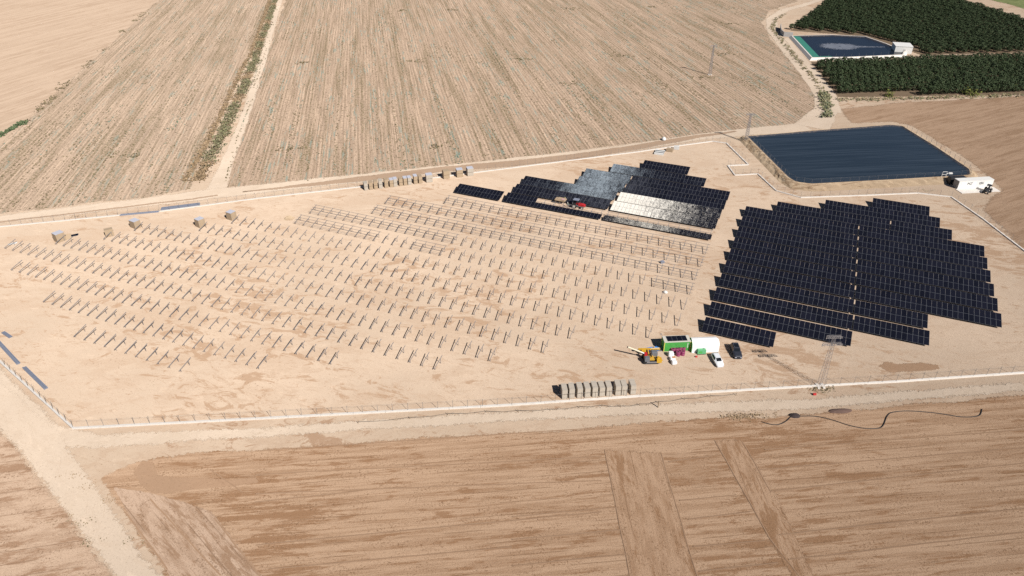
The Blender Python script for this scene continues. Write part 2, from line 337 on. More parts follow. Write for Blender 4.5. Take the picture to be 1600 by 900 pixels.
M['plough_x'] = plough_mat('ploughed_soil_across', -2, (.398, .268, .178), (.275, .158, .088), 1.6, 7)
M['plough_d'] = plough_mat('ploughed_soil_diagonal', -47, (.44, .32, .235), (.285, .178, .112), 1.6, 9)
sheet('headland_strip', A((945, 704), (1033, 708), (1100, 940), (995, 940)), M['plough_x'], 1.3, 1.5, .12)
sheet('headland_strip', A((1117, 689), (1158, 688), (1215, 780), (1300, 960), (1270, 960), (1203, 842)), M['plough_x'], 1.3, 1.5, .12)
sheet('headland_strip', A((178, 762), (235, 770), (330, 800), (420, 915), (290, 930), (225, 845)), M['plough_d'], .5, 1.2, .2)
# ridges left by the plough along and across the fields
def ridges(name, lines, w, h, mat):
    mb = MB()
    for a, b in lines:
        n = max(2, int((b - a).length / 2.5)); d = (b - a).normalized(); nr = Vector((-d.y, d.x, 0)); vs = []; fs = []
        for i in range(n + 1):
            p = a.lerp(b, i / n); ww = w * (1 + .3 * mnoise.noise(p * .5)); hh = h * (1 + .5 * mnoise.noise(p * .8 + Vector((9, 0, 0))))
            p = p + nr * .12 * mnoise.noise(p * .2)
            vs += [(p - nr * ww / 2).to_tuple(), (p.x, p.y, max(.02, hh)), (p + nr * ww / 2).to_tuple()]
        for i in range(n):
            k = 3 * i; fs += [(k, k+3, k+4, k+1), (k+1, k+4, k+5, k+2)]
        mb.add(vs, fs)
    o = mb.build(name, mat); o.location.z = .1; return tag(o, kind='structure')
k = NT('ridge_soil'); n_ = k.noise(k.pos, 2.2, 6, .7); k.soil(k.mix(n_, (.24, .145, .088), (.36, .245, .165))); M['ridge'] = k.m
lines = [(at(985, 905), at(945, 703)), (at(1090, 905), at(1033, 708)), (at(1203, 842), at(1117, 689)), (at(1252, 905), at(1203, 842)), (at(1205, 770), at(1160, 690)), (at(410, 905), at(335, 810)), (at(380, 770), at(330, 735)), (at(345, 900), at(235, 780)), (at(262, 890), at(195, 800))]
for ya, yb in ((852, 809), (705, 676.5), (742, 722), (772, 759)):
    lines.append((at(400, ya), at(940, 809 - (ya - yb) * .2 if ya == 852 else yb - 8)))
for (xa, ya, xb, yb) in ((1045, 722, 1112, 713), (1062, 783, 1150, 774), (1075, 812, 1172, 800), (1083, 855, 1195, 845), (1092, 893, 1215, 880), (1195, 703, 1600, 672), (1205, 768, 1600, 724),
                         (1218, 836, 1600, 795), (1232, 875, 1600, 832), (800, 808, 965, 793), (800, 844, 975, 828), (800, 885, 980, 866), (1180, 735, 1600, 700), (400, 785, 560, 768), (420, 890, 800, 855)):
    lines.append((at(xa, ya), at(xb, yb)))
ridges('plough_ridges', lines, .24, .05, M['ridge'])

# ------------------------------------------------------------------ object materials
M['steel'] = plain('galvanised_steel', (.29, .265, .26), .55, .15, .12)
M['steel_b'] = plain('bundled_steel', (.29, .315, .39), .5, .2, .2, 6)
M['alu'] = plain('aluminium_frame', (.18, .19, .21), .45, .3, .05)
M['concrete'] = plain('white_concrete', (.74, .69, .63), .9, 0, .1, 1.0, .2, dirt=.22)
M['concrete2'] = plain('grey_concrete', (.42, .41, .40), .9, 0, .15, 1.0, .2, dirt=.3)
M['post'] = plain('fence_steel', (.30, .29, .28), .6, .3, .15)
k = NT('wire_netting'); k.put(k.b.inputs['Base Color'], (.27, .25, .24)); k.b.inputs['Roughness'].default_value = .7
tr = k.t.nodes.new('ShaderNodeBsdfTransparent'); mx = k.t.nodes.new('ShaderNodeMixShader'); mx.inputs[0].default_value = .025
k.t.links.new(tr.outputs[0], mx.inputs[1]); k.t.links.new(k.b.outputs[0], mx.inputs[2]); k.t.links.new(mx.outputs[0], k.out.inputs['Surface']); M['net'] = k.m
def glass_mat(name, film_or_glare=0.0, tint=(.80, .76, .68), cov=None):
    """cov: [(s, coverage)...] strength of the glare painted into the glass colour along the row"""
    k = NT(name); oc = k.t.nodes.new('ShaderNodeTexCoord').outputs['Object']
    x, y, _ = k.sep(oc)
    cx = k.math('PINGPONG', k.math('SUBTRACT', x, .035), .0886); cy = k.math('PINGPONG', k.math('SUBTRACT', y, .035), .0921)
    gl = k.math('MINIMUM', cx, cy); gridl = k.math('LESS_THAN', gl, .0035)
    rv = k.rand(); base = k.mix(rv, (.0055, .006, .0115), (.010, .0105, .019))
    c = k.mix(k.math('MULTIPLY', gridl, .3), base, (.07, .075, .09))
    rough = .14
    if film_or_glare > 0:
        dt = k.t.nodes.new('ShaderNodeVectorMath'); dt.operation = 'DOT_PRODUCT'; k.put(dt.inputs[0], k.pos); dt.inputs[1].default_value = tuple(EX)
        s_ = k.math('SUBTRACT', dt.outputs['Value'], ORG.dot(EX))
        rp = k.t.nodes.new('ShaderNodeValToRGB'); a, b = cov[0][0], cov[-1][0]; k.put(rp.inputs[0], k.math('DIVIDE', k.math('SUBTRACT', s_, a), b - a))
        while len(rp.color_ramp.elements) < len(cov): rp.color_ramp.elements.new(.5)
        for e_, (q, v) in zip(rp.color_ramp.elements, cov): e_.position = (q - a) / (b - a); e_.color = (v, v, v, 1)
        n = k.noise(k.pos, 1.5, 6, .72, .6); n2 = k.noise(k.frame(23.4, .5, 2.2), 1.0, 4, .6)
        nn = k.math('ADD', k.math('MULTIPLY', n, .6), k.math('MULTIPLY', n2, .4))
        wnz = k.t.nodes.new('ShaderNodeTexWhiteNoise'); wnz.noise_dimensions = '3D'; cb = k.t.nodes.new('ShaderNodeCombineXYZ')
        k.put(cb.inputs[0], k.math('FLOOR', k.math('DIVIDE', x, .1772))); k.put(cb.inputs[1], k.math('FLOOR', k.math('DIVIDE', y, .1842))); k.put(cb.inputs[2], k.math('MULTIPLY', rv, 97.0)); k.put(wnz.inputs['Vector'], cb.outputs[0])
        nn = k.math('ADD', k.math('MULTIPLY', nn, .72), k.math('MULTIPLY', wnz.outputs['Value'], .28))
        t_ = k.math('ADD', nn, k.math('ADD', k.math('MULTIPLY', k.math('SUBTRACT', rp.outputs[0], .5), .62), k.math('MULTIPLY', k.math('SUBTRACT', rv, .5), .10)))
        m = k.math('MULTIPLY', k.ss(t_, .30, .82), film_or_glare); m = k.math('MULTIPLY', m, k.math('SUBTRACT', 1.0, k.math('MULTIPLY', gridl, .8)))
        c = k.mix(m, c, tint); k.put(k.b.inputs['Roughness'], k.math('MULTIPLY_ADD', m, .5, rough))  # glare painted into the base colour as a pale broken tint
    else: k.b.inputs['Roughness'].default_value = rough
    k.put(k.b.inputs['Base Color'], c); k.b.inputs['IOR'].default_value = 1.45; k.b.inputs['Specular IOR Level'].default_value = .38; return k.m
M['glass'] = glass_mat('solar_glass')
M['glare3'] = glass_mat('solar_glass_painted_glare', 1.0, (.93, .88, .78), [(-39, 1.0), (-31, .92), (-25, .7), (-18, .46), (-10, .2), (-4, .1)])  # middle block glass with its glare painted in, brightest at the left
M['glare2'] = glass_mat('solar_glass_patchy_glare', .85, (.80, .75, .65), [(-39, .15), (-33, .5), (-26, .6), (-19, .5), (-15, .2), (-4, .08)])
M['glare1'] = glass_mat('solar_glass_faint_glare', .22, (.30, .32, .37), [(-73, .0), (-60, .3), (-45, .5), (-36, .5), (-28, .15), (-4, .0)])
M['glareb'] = glass_mat('solar_glass_bluish_glare', .7, (.46, .54, .60), [(-73, 0.0), (-60, .25), (-54, .6), (-47, .7), (-41, .52), (-36, .25), (-28, .05)])

# ------------------------------------------------------------------ solar tables
def panel_mesh(gl, nm):
    w, h, t, b = PW - .014, 2.276, .036, .022; mb = MB()
    o = [(0, 0), (w, 0), (w, h), (0, h)]; i = [(b, b), (w-b, b), (w-b, h-b), (b, h-b)]
    vs = [(x, y, -t) for x, y in o] + [(x, y, 0) for x, y in o] + [(x, y, 0) for x, y in i] + [(x, y, -.005) for x, y in i]
    mb.add(vs, [(3, 2, 1, 0)] + [(j, (j+1) % 4, 4 + (j+1) % 4, 4 + j) for j in range(4)] + [(4 + j, 4 + (j+1) % 4, 8 + (j+1) % 4, 8 + j) for j in range(4)])
    mb.mat(1).add([vs[j] for j in range(8, 12)], [(0, 1, 2, 3)])
    return mb.mesh(nm, M['alu'], gl)
PM = {k_: panel_mesh(M[m_], 'panel_' + m_) for k_, m_ in {0: 'glass', 1: 'glare1', 2: 'glare2', 3: 'glare3', 4: 'glareb'}.items()}
CT, ST = math.cos(TILT), math.sin(TILT)
def on_slope(y, dz=0.0): return (y * CT - dz * ST, ZLOW + y * ST + dz * CT)
RW = .085
def rafter_mesh():
    mb = MB(); y0, z0 = on_slope(.30, -.16); y1, z1 = on_slope(4.22, -.16)
    return mb.bar((0, y0, z0), (0, y1, z1), RW, .155).mesh('rafter', M['steel'])
def post_mesh(y):
    yy, zz = on_slope(y, -.2); return MB().bar((0, yy, -.3), (0, yy, zz), .085, .085, up=(0, 1, 0)).mesh('post', M['steel'])
RAF, PF, PR = rafter_mesh(), post_mesh(.75), post_mesh(3.35)
FR = MB(); y0, z0 = on_slope(.30, -.16); y1, z1 = on_slope(4.22, -.16); FR.bar((0, y0, z0), (0, y1, z1), RW, .155)
for yy in (.75, 3.35):
    a, b = on_slope(yy, -.2); FR.bar((0, a, -.3), (0, a, b), .085, .085, up=(0, 1, 0))
FRM = FR.mesh('support_frame', M['steel'])
_pm = {}
def purlin_mesh(L):
    L = round(L, 2)
    if L not in _pm: _pm[L] = MB().box((L / 2, 0, 0), (L, .07, .07)).mesh('purlin', M['steel'])
    return _pm[L]
GAP = .28
def table(s, t, n, label, group, film_or_glare=None, cols=None, tilt_j=0.0):
    """n columns of two upright panels; cols(i) -> number of panels in that column (2, or 1 when only the lower is laid)"""
    o = empty('solar_table', lat(s, t + SL * CT / PIT), -YAW); tag(o, label, 'solar panels', group); L = n * PW
    for i in range(n):
        for j in range(2 if cols is None else cols(i)):
            f = film_or_glare(i, j) if film_or_glare else 0
            y, z = on_slope(j * 2.296); link('panel', PM[f], o, (i * PW, y, z), (TILT + rnd.uniform(-.004, .004), rnd.uniform(-.003, .003), 0))
    for y in (.55, 1.75, 2.85, 4.03):
        yy, zz = on_slope(y, -.075); link('purlin', purlin_mesh(L - .1), o, (.05, yy, zz), (TILT, 0, 0))
    m = max(2, round(L / 3.1)); stp = (L - 1.2) / m
    for i in range(m + 1): link('support_frame', FRM, o, (.6 + i * stp, 0, 0))
    return o
GR = 'solar tables of the right-hand block'; GM = 'solar tables of the middle block'
right = {1: [(35.95, 14)], 2: [(22.3, 28)], 3: [(8.6, 28), (8.6 + 28*PW + GAP, 14)], 12: [(0, 28)], 13: [(0, 14)]}
for v in range(4, 10): right[v] = [(0, 28), (28*PW + GAP, 28)]
for v in (10, 11): right[v] = [(0, 28), (28*PW + GAP, 14)]
for v, segs in right.items():
    for q, (s, n) in enumerate(segs):
        side = ', left of the gap' if len(segs) > 1 and q == 0 else (', right of the gap' if len(segs) > 1 else '')
        nm = {13: 'dark solar table of fourteen columns, frontmost row of the right block', 1: 'short dark solar table, rearmost row of the right block'}.get(v) or \
            'dark solar table, %s row from the front of the right block%s' % (ordn(14 - v), side)
        table(s, v, n, nm, GR)
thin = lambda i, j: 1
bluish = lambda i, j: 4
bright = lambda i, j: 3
mid = [
 (-38.3, .70, 14, None, None, 'short dark solar table at the far back of the middle block'),
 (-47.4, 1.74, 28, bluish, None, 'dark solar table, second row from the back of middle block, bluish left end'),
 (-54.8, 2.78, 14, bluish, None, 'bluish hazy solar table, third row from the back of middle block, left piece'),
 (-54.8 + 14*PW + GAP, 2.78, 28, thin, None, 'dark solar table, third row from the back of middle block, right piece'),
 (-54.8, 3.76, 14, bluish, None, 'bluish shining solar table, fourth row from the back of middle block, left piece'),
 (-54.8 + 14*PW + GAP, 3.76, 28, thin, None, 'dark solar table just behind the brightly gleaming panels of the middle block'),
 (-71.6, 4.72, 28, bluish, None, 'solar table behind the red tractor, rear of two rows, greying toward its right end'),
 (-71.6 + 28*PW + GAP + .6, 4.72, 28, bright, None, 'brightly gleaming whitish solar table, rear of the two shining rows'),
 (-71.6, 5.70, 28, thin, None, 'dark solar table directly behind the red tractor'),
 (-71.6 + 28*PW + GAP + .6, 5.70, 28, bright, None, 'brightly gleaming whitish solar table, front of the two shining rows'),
 (-89.0, 6.70, 14, None, None, 'short dark solar table alone at the left end of the middle block'),
 (-71.6, 6.70, 28, None, lambda i: 2 if i < 9 else 1, 'half laid solar table in front of the red tractor, upper panels missing at right'),
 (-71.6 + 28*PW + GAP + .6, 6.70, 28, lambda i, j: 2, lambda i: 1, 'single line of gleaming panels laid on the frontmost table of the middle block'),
]
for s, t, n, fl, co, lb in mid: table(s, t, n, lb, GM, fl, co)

# ------------------------------------------------------------------ open mounting frames, some already joined by purlins
def t_low(k): return 8.40 + 1.0225 * k + .07
st_ = {0: -88.7, 1: -105.8, 2: -105.85, 3: -123.5, 4: -123.4, 5: -140.8, 6: -146.2, 7: -163.8, 8: -167.5, 9: -177.75, 10: -188.5, 11: -175.6, 12: -153.6, 13: -133.75}
en_ = {0: -7.0, 1: -6.9, 2: -6.94, 3: -6.7, 4: -6.56, 5: -6.48, 6: -11.64, 7: -28.2, 8: -31.9, 9: -41.6, 10: -51.4, 11: -73.3, 12: -86.9, 13: -101.7}
purl = {0: [(-200, 10)], 1: [(-200, 10)], 2: [(-200, 10)], 3: [(-200, -72.5), (-17.8, 10)], 4: [(-200, -95.0), (-84.2, -72.8)]}
def frame_at(name, s, tl, parent=None):
    loc = lat(s, tl + .04)
    r = link(name, RAF, parent, loc if parent is None else (0, 0, 0), (rnd.uniform(-.006, .006), 0, -YAW + rnd.uniform(-.02, .02)))
    link('post', PF, r); link('post', PR, r); return r
bare = []; skel = 0
for kk in range(14):
    n = round((en_[kk] - st_[kk]) / 3.1); step = (en_[kk] - st_[kk]) / n; groups = {}
    for i in range(n + 1):
        s = st_[kk] + i * step; hit = None
        for gi, (a, b) in enumerate(purl.get(kk, [])):
            if a <= s <= b: hit = gi
        if hit is None: bare.append((kk, i, s + .74))
        else: groups.setdefault(hit, []).append(s + .74)
    for gi, ss_ in groups.items():
        o = empty('table_skeleton', lat(ss_[0], t_low(kk) + .04), -YAW)
        where = {0: 'rearmost row, just in front of the panels', 1: 'second row in front of the panels', 2: 'third row in front of the panels',
                 3: 'fourth row, %s' % ('long left piece' if gi == 0 else 'short right piece'), 4: 'fifth row, %s' % ('left end' if gi == 0 else 'short piece of four frames')}[kk]
        tag(o, 'bare steel table skeleton with thin purlins, ' + where, 'mounting frame', 'table skeletons joined by purlins')
        for s in ss_:
            x = s - ss_[0]; link('rafter', RAF, o, (x, 0, 0)); link('post', PF, o, (x, 0, 0)); link('post', PR, o, (x, 0, 0))
        L = ss_[-1] - ss_[0] + 1.2
        for y in (.55, 1.75, 2.85, 4.03):
            yy, zz = on_slope(y, -.075); link('purlin', purlin_mesh(L), o, (-.6, yy, zz), (TILT, 0, 0))
bare.sort(key=lambda q: (lat(q[2], t_low(q[0])) - Vector((0, 0, CAM_H))).length)
rest = MB()
for j, (kk, i, s) in enumerate(bare):
    if j < 300:
        i0 = i - sum(1 for q in range(i) if not any(b_[0] == kk and b_[1] == q for b_ in bare))
        o = frame_at('mounting_frame', s, t_low(kk))
        tag(o, 'bare steel rafter frame, %s from the left in the %s frame row from the front' % (ordn(i0 + 1), ordn(14 - kk)), 'mounting frame', 'open rafter frames on posts')
    else:
        T = Matrix.Translation(lat(s, t_low(kk) + .04)) @ Matrix.Rotation(-YAW + rnd.uniform(-.02, .02), 4, 'Z')
        rest.add([T @ v.co for v in FRM.vertices], [tuple(p.vertices) for p in FRM.polygons])
if rest.v: tag(rest.build('mounting_frames', M['steel']), 'farther bare steel rafter frames standing in rows at the back', 'mounting frames', kind='stuff')

# ------------------------------------------------------------------ perimeter fence
FPOST = MB().tube([(0, 0, 0), (0, 0, 2.15)], .036, 6).bar((0, 0, 2.13), (.2, 0, 2.36), .04).mesh('fence_post', M['post'])
def fence(pts, label, group='perimeter fence runs', foot=True, h=2.05, step=3.0, fw=.42, fh=.36, net=True, pm=None, z0=0.0, name='perimeter_fence'):
    o = empty(name, pts[0]); tag(o, label, 'fence', group); P = [Vector((p.x, p.y, z0)) - o.location for p in pts]
    if foot:
        mb = MB()
        for a, b in zip(P, P[1:]):
            n = max(1, int((b - a).length / 6))
            for i in range(n):
                q0, q1 = a.lerp(b, i / n), a.lerp(b, (i + 1) / n - .0008); off = Vector((0, 0, fh / 2 - .02 + rnd.uniform(-.02, .02)))
                mb.bar(q0 + off, q1 + off, fw + rnd.uniform(-.03, .03), fh)
        mb.build('footing', M['concrete'], o)
    if net:
        mb = MB()
        for a, b in zip(P, P[1:]): mb.add([a + Vector((0, 0, .3)), b + Vector((0, 0, .3)), b + Vector((0, 0, h)), a + Vector((0, 0, h))], [(0, 1, 2, 3)])
        mb.build('wire_netting', M['net'], o)
        mb = MB()
        for a, b in zip(P, P[1:]): mb.bar(a + Vector((0, 0, h)), b + Vector((0, 0, h)), .016)
        mb.build('top_wire', M['post'], o)
    for a, b in zip(P, P[1:]):
        n = max(1, round((b - a).length / step)); d = math.atan2((b - a).y, (b - a).x) - math.pi / 2
        for i in range(n): link('fence_post', pm or FPOST, o, a.lerp(b, i / n), (rnd.uniform(-.03, .03), rnd.uniform(-.03, .03), d))
    return o
fence(FENCE_FRONT, 'wire fence on white concrete footing along the front of the plant')
fence(FENCE_W, 'wire fence on white footing running off to the left from the front corner')
fence(FENCE_BACK, 'long wire fence on pale footing along the back lane of the plant')
fence(FENCE_NOTCH, 'zigzag wire fence stretch with a notch beside the large reservoir')
fence(FENCE_EAST, 'wire fence bending past the white container down the right side')

# ------------------------------------------------------------------ reservoirs
def lift(pts, z): return [Vector((p.x, p.y, z)) for p in pts]
def inset(pts, d):
    n = len(pts); out = []
    ar = sum(pts[i].x * pts[(i+1) % n].y - pts[(i+1) % n].x * pts[i].y for i in range(n)); sg = 1 if ar > 0 else -1
    for i in range(n):
        a, b, c = pts[i-1], pts[i], pts[(i+1) % n]; d0 = (b - a).to_2d().normalized(); d1 = (c - b).to_2d().normalized()
        n0 = Vector((-d0.y, d0.x)) * sg; n1 = Vector((-d1.y, d1.x)) * sg; m = n0 + n1; m = m / max(.35, m.dot(n0))
        out.append(Vector((b.x + m.x * d, b.y + m.y * d, b.z)))
    return out
def band(lo, hi, mb):
    n = len(lo); mb.add(list(lo) + list(hi), [(i, (i+1) % n, n + (i+1) % n, n + i) for i in range(n)]); return mb
def densify(pts, sub, jit):
    out = []
    n = len(pts)
    for i in range(n):
        a, b = pts[i], pts[(i+1) % n]; kk = max(1, int((b - a).length / sub))
        for j in range(kk):
            p = a.lerp(b, j / kk); q = mnoise.noise_vector(p * .35) * jit; out.append(Vector((p.x + q.x, p.y + q.y, p.z + q.z * .5)))
    return out
k = NT('reservoir_water'); f_ = k.frame(84, .9, 40); n1 = k.noise(f_, 1.0, 5, .65); n2 = k.noise(k.pos, .03, 3, .5); n3 = k.noise(k.frame(84, .35, 5), 1.0, 4, .6)
c = k.mix(k.ss(n1, .35, .68), (.016, .026, .038), (.044, .060, .080)); c = k.mix(k.math('MULTIPLY', n2, .5), c, (.018, .028, .042))
k.put(k.b.inputs['Base Color'], c); k.b.inputs['Roughness'].default_value = .22; k.b.inputs['IOR'].default_value = 1.33; k.bump(k.math('ADD', n1, n3), .25, .06); M['water'] = k.m
k = NT('pond_water'); n1 = k.noise(k.pos, .6, 5, .6)
c = k.mix(n1, (.005, .007, .014), (.009, .011, .02)); k.put(k.b.inputs['Base Color'], c); k.b.inputs['Roughness'].default_value = .2; k.b.inputs['IOR'].default_value = 1.33; M['water2'] = k.m
M['liner'] = plain('dark_pond_liner', (.045, .05, .065), .5, 0, .2, .8, .4, dirt=.45)
M['liner_g'] = plain('green_liner', (.045, .22, .16), .55, 0, .15, .6)
k = NT('aerated_water'); k.put(k.b.inputs['Base Color'], k.mix(k.noise(k.pos, .4, 5), (.12, .135, .17), (.22, .24, .28))); k.b.inputs['Roughness'].default_value = .6; k.soft_edge(.8); M['foam'] = k.m
Z1 = 1.5
crest = [at(*q, Z1) for q in ((1168, 213), (1300, 202), (1392, 195), (1410, 197), (1462, 229), (1514, 264), (1516, 273), (1400, 280), (1268, 287), (1244, 284), (1232, 277))]
r = empty('reservoir', Vector((125, 222, 0))); tag(r, 'large blue irrigation reservoir with dark liner and earth bank beside the plant', 'reservoir')
o0 = Vector((-125, -222, 0))
mb = MB(); toe = densify([Vector((p.x, p.y, -.05)) for p in inset(crest, -4.2)], 1.6, .7); cr = densify(inset(crest, -.9), 1.6, .18)
me = bpy.data.meshes.new('earth_bank'); bm = bmesh.new()
lo = [bm.verts.new(p + o0) for p in densify([Vector((p.x, p.y, -.05)) for p in inset(crest, -4.2)], 1.6, .6)]
NB = len(lo)
def resample(pts, n):
    L = [(pts[(i+1) % len(pts)] - pts[i]).length for i in range(len(pts))]; T = sum(L); out = []; i = 0; acc = 0
    for j in range(n):
        d = T * j / n
        while acc + L[i] < d: acc += L[i]; i += 1
        out.append(pts[i].lerp(pts[(i+1) % len(pts)], (d - acc) / L[i]))
    return out
rows_ = []
for fr, dd in ((0, -3.0), (.35, -2.2), (.72, -1.4), (1, -.6), (1.02, 0)):
    rr_ = resample([Vector((p.x, p.y, max(-.05, Z1 * fr))) for p in inset(crest, dd)], 150)
    if 0 < fr < 1.01: rr_ = [p + mnoise.noise_vector(p * .6) * (.45 if fr < 1 else .12) for p in rr_]
    rows_.append(rr_)
bm.free(); mb = MB()
for a, b in zip(rows_, rows_[1:]): band([p + o0 for p in a], [p + o0 for p in b], mb)
mb.build('earth_bank', M['bank'], r)
mb = MB(); top = resample([Vector((p.x, p.y, Z1 * 1.02 + .02)) for p in crest], 150); low = resample([Vector((p.x, p.y, .5)) for p in inset(crest, 2.4)], 150)
band([p + o0 for p in top], [p + o0 for p in low], mb).build('liner', M['liner'], r)
wp = inset(crest, .75); mb = MB(); mb.add([Vector((p.x, p.y, 1.22)) + o0 for p in wp], [tuple(range(len(wp)))]).build('water', M['water'], r)
RP = MB().tube([(0, 0, 0), (0, 0, 1.7)], .05, 6).mesh('reservoir_post', M['alu'])
fence([Vector((p.x, p.y, 0)) for p in (crest[0], crest[10], crest[9], crest[8], crest[7], crest[6], crest[5], crest[4], crest[3])], 'low wire fence on the crest of the large blue reservoir', 'reservoir fences', foot=False, h=1.65, step=3.2, pm=RP, z0=Z1, name='reservoir_fence')
Z2 = 1.2
c2 = [at(*q, Z2) for q in ((1239, 56), (1300, 54.5), (1352, 57), (1384, 68), (1412, 80), (1410, 85), (1330, 88.5), (1270, 89.5))]
r2 = empty('orchard_pond', Vector((180, 405, 0))); tag(r2, 'dark navy orchard pond with green liner edge and foam patch', 'reservoir'); o2 = Vector((-180, -405, 0))
mb = MB(); band([Vector((p.x, p.y, -.05)) + o2 for p in inset(c2, -2.0)], [p + o2 for p in inset(c2, -.7)], mb); band([p + o2 for p in inset(c2, -.7)], [p + o2 for p in c2], mb); mb.build('pale_bank', M['concrete'], r2)
mb = MB(); band([Vector((p.x, p.y, Z2 + .02)) + o2 for p in c2], [Vector((p.x, p.y, .3)) + o2 for p in inset(c2, 1.6)], mb).build('liner', M['liner'], r2)
w2 = inset(c2, .9); MB().add([Vector((p.x, p.y, .75)) + o2 for p in w2], [tuple(range(len(w2)))]).build('water', M['water2'], r2)
mb = MB(); a, b = c2[0], c2[7]; d = (b - a).normalized(); nr = Vector((-d.y, d.x, 0)); nr = nr if nr.x > 0 else -nr
mb.add([v + o2 for v in (a + Vector((0, 0, .05)), b + Vector((0, 0, .05)), b + nr * 4.2 + Vector((0, 0, -.38)), a + nr * 4.2 + Vector((0, 0, -.38)))], [(0, 1, 2, 3)])
b2 = b + (c2[6] - b).normalized() * 11; d = (b2 - b).normalized(); nr = Vector((-d.y, d.x, 0)); nr = nr if nr.y > 0 else -nr
mb.add([v + o2 for v in (b + Vector((0, 0, .05)), b2 + Vector((0, 0, .05)), b2 + nr * 3.5 + Vector((0, 0, -.38)), b + nr * 3.5 + Vector((3.6, 0, -.38)))], [(0, 1, 2, 3)])
mb.build('green_liner_edge', M['liner_g'], r2)
fc = at(1312, 72.5, .75); fe = at(1386, 73.5, .75); vs = []
for i in range(40):
    a = 2 * math.pi * i / 40; q = Vector((math.cos(a) * 13.5, math.sin(a) * 9, 0)); q *= 1 + .14 * mnoise.noise(q * .35); vs.append(fc + q + Vector((0, 0, .012)) + o2)
rg2 = [[fc + o2 + Vector((0, 0, .012)) + (v - fc - o2 - Vector((0, 0, .012))) * q for v in vs] for q in (1.15, .75, .4, .05)]
me = bpy.data.meshes.new('foam_patch'); mbf = MB().loft(rg2, caps=False); nv = len(mbf.v); d = (fe - fc).normalized(); nr = Vector((-d.y, d.x, 0))
mbf.add([v + Vector((0, 0, .02)) + o2 for v in (fc + d * 8 - nr * 1.8, fe - nr * .6, fe + nr * .6, fc + d * 8 + nr * 1.8)], [(0, 1, 2, 3)])
me = mbf.mesh('foam_patch', M['foam']); at2 = me.attributes.new('edge', 'FLOAT', 'POINT'); at2.data.foreach_set('value', [q for q in (0.0, .5, .75, .9) for _ in range(40)] + [.62, .5, .5, .62]); link('foam_patch', me, r2)
fence([Vector((p.x, p.y, 0)) for p in (c2[7], c2[6], c2[5])], 'row of pale posts along the near edge of the orchard pond', 'reservoir fences', foot=False, h=1.6, step=4.0, pm=RP, z0=Z2, net=False, name='pond_fence')
# curved concrete wall by the pond
mb = MB(); pts = [at(*q) for q in ((1219, 44), (1219, 50), (1224, 57), (1238, 58))]
arc = [pts[0].lerp(pts[1], t) for t in (0, .5)] + [pts[1], pts[1].lerp(pts[2], .5) + Vector((-.6, -.6, 0)), pts[2]] + [pts[2].lerp(pts[3], t) for t in (.5, 1)]
for a, b in zip(arc, arc[1:]): mb.bar(a + Vector((0, 0, 1.3)), b + Vector((0, 0, 1.3)), .35, 2.6)
o = mb.build('retaining_wall', M['concrete2']); tag(o, 'curved pale grey concrete wall at the left end of orchard pond', 'wall')
# pump house
M['white'] = plain('white_render', (.74, .73, .70), .8, 0, .06, 1, .3, dirt=.12)
M['dark'] = plain('dark_paint', (.025, .025, .028), .5, 0, .2)
def house(name, loc, rz, L, Wd, H, label, mat, roofmat, cat='building'):
    o = empty(name, loc, rz); tag(o, label, cat); MB().box((0, 0, H/2 - .1), (L, Wd, H + .2)).build('wall', mat, o)
    MB().box((0, 0, H + .1), (L + .3, Wd + .3, .2)).build('roof', roofmat, o); return o
hp = at(1404, 84); ph = house('pump_house', hp + Vector((3.4, 4.6, 0)), R(-14), 8.5, 9.0, 3.6, 'small white flat-roofed pump house at the corner of orchard pond', M['white'], M['white'])
mb = MB(); mb.box((.4, -4.53, 1.1), (1.1, .06, 2.2)); mb.build('door', M['concrete2'], ph)

# ------------------------------------------------------------------ orchard
def leafmat(name, c0, c1, c2, rough=.75):
    k = NT(name); n = k.noise(k.pos, 1.2, 4, .6); rv = k.rand(); c = k.mix(k.ss(n, .3, .7), c0, c1); c = k.mix(k.math('MULTIPLY', rv, .6), c, c2)
    k.put(k.b.inputs['Base Color'], c); k.b.inputs['Roughness'].default_value = rough; k.b.inputs['Specular IOR Level'].default_value = .25; return k.m
M['leaf'] = leafmat('citrus_leaves', (.026, .042, .018), (.054, .078, .030), (.040, .058, .026))
M['bark'] = plain('bark', (.10, .075, .055), .9, 0, .2)
def quad(mb, c, sz, nrm):
    u = nrm.orthogonal().normalized(); u = (Matrix.Rotation(rnd.uniform(0, 6.28), 3, nrm) @ u); w = nrm.cross(u)
    a = sz * rnd.uniform(.6, 1.2); b = sz * rnd.uniform(.6, 1.2)
    mb.add([c + u * a, c + w * b * .8, c - u * a, c - w * b * .8], [(0, 1, 2, 3)])
def crown_mesh(seed, n=290, rx=2.2, rz=1.9, zc=2.2):
    mb = MB()
    for i in range(n):
        d = Vector((rnd.gauss(0, 1), rnd.gauss(0, 1), rnd.gauss(.25, 1))).normalized(); rr = rnd.uniform(.62, 1.0) * (1 + .22 * mnoise.noise(d * 1.7 + Vector((seed * 5, 0, 0))))
        c = Vector((d.x * rx * rr, d.y * rx * rr, zc + d.z * rz * rr)); nn = (d + Vector((rnd.gauss(0, .45), rnd.gauss(0, .45), rnd.gauss(0, .45)))).normalized(); quad(mb, c, .34, nn)
    return mb.mesh('crown', M['leaf'])
CR = [crown_mesh(i) for i in range(5)]
mb = MB(); mb.tube([(0, 0, -.1), (.05, 0, .9), (0, .05, 1.6)], [.17, .14, .1], 6)
for a in range(4): mb.tube([(0, 0, 1.2), (math.cos(a*1.6) * 1.1, math.sin(a*1.6) * 1.1, 2.5)], [.08, .03], 4)
TRK = mb.mesh('trunk', M['bark'])
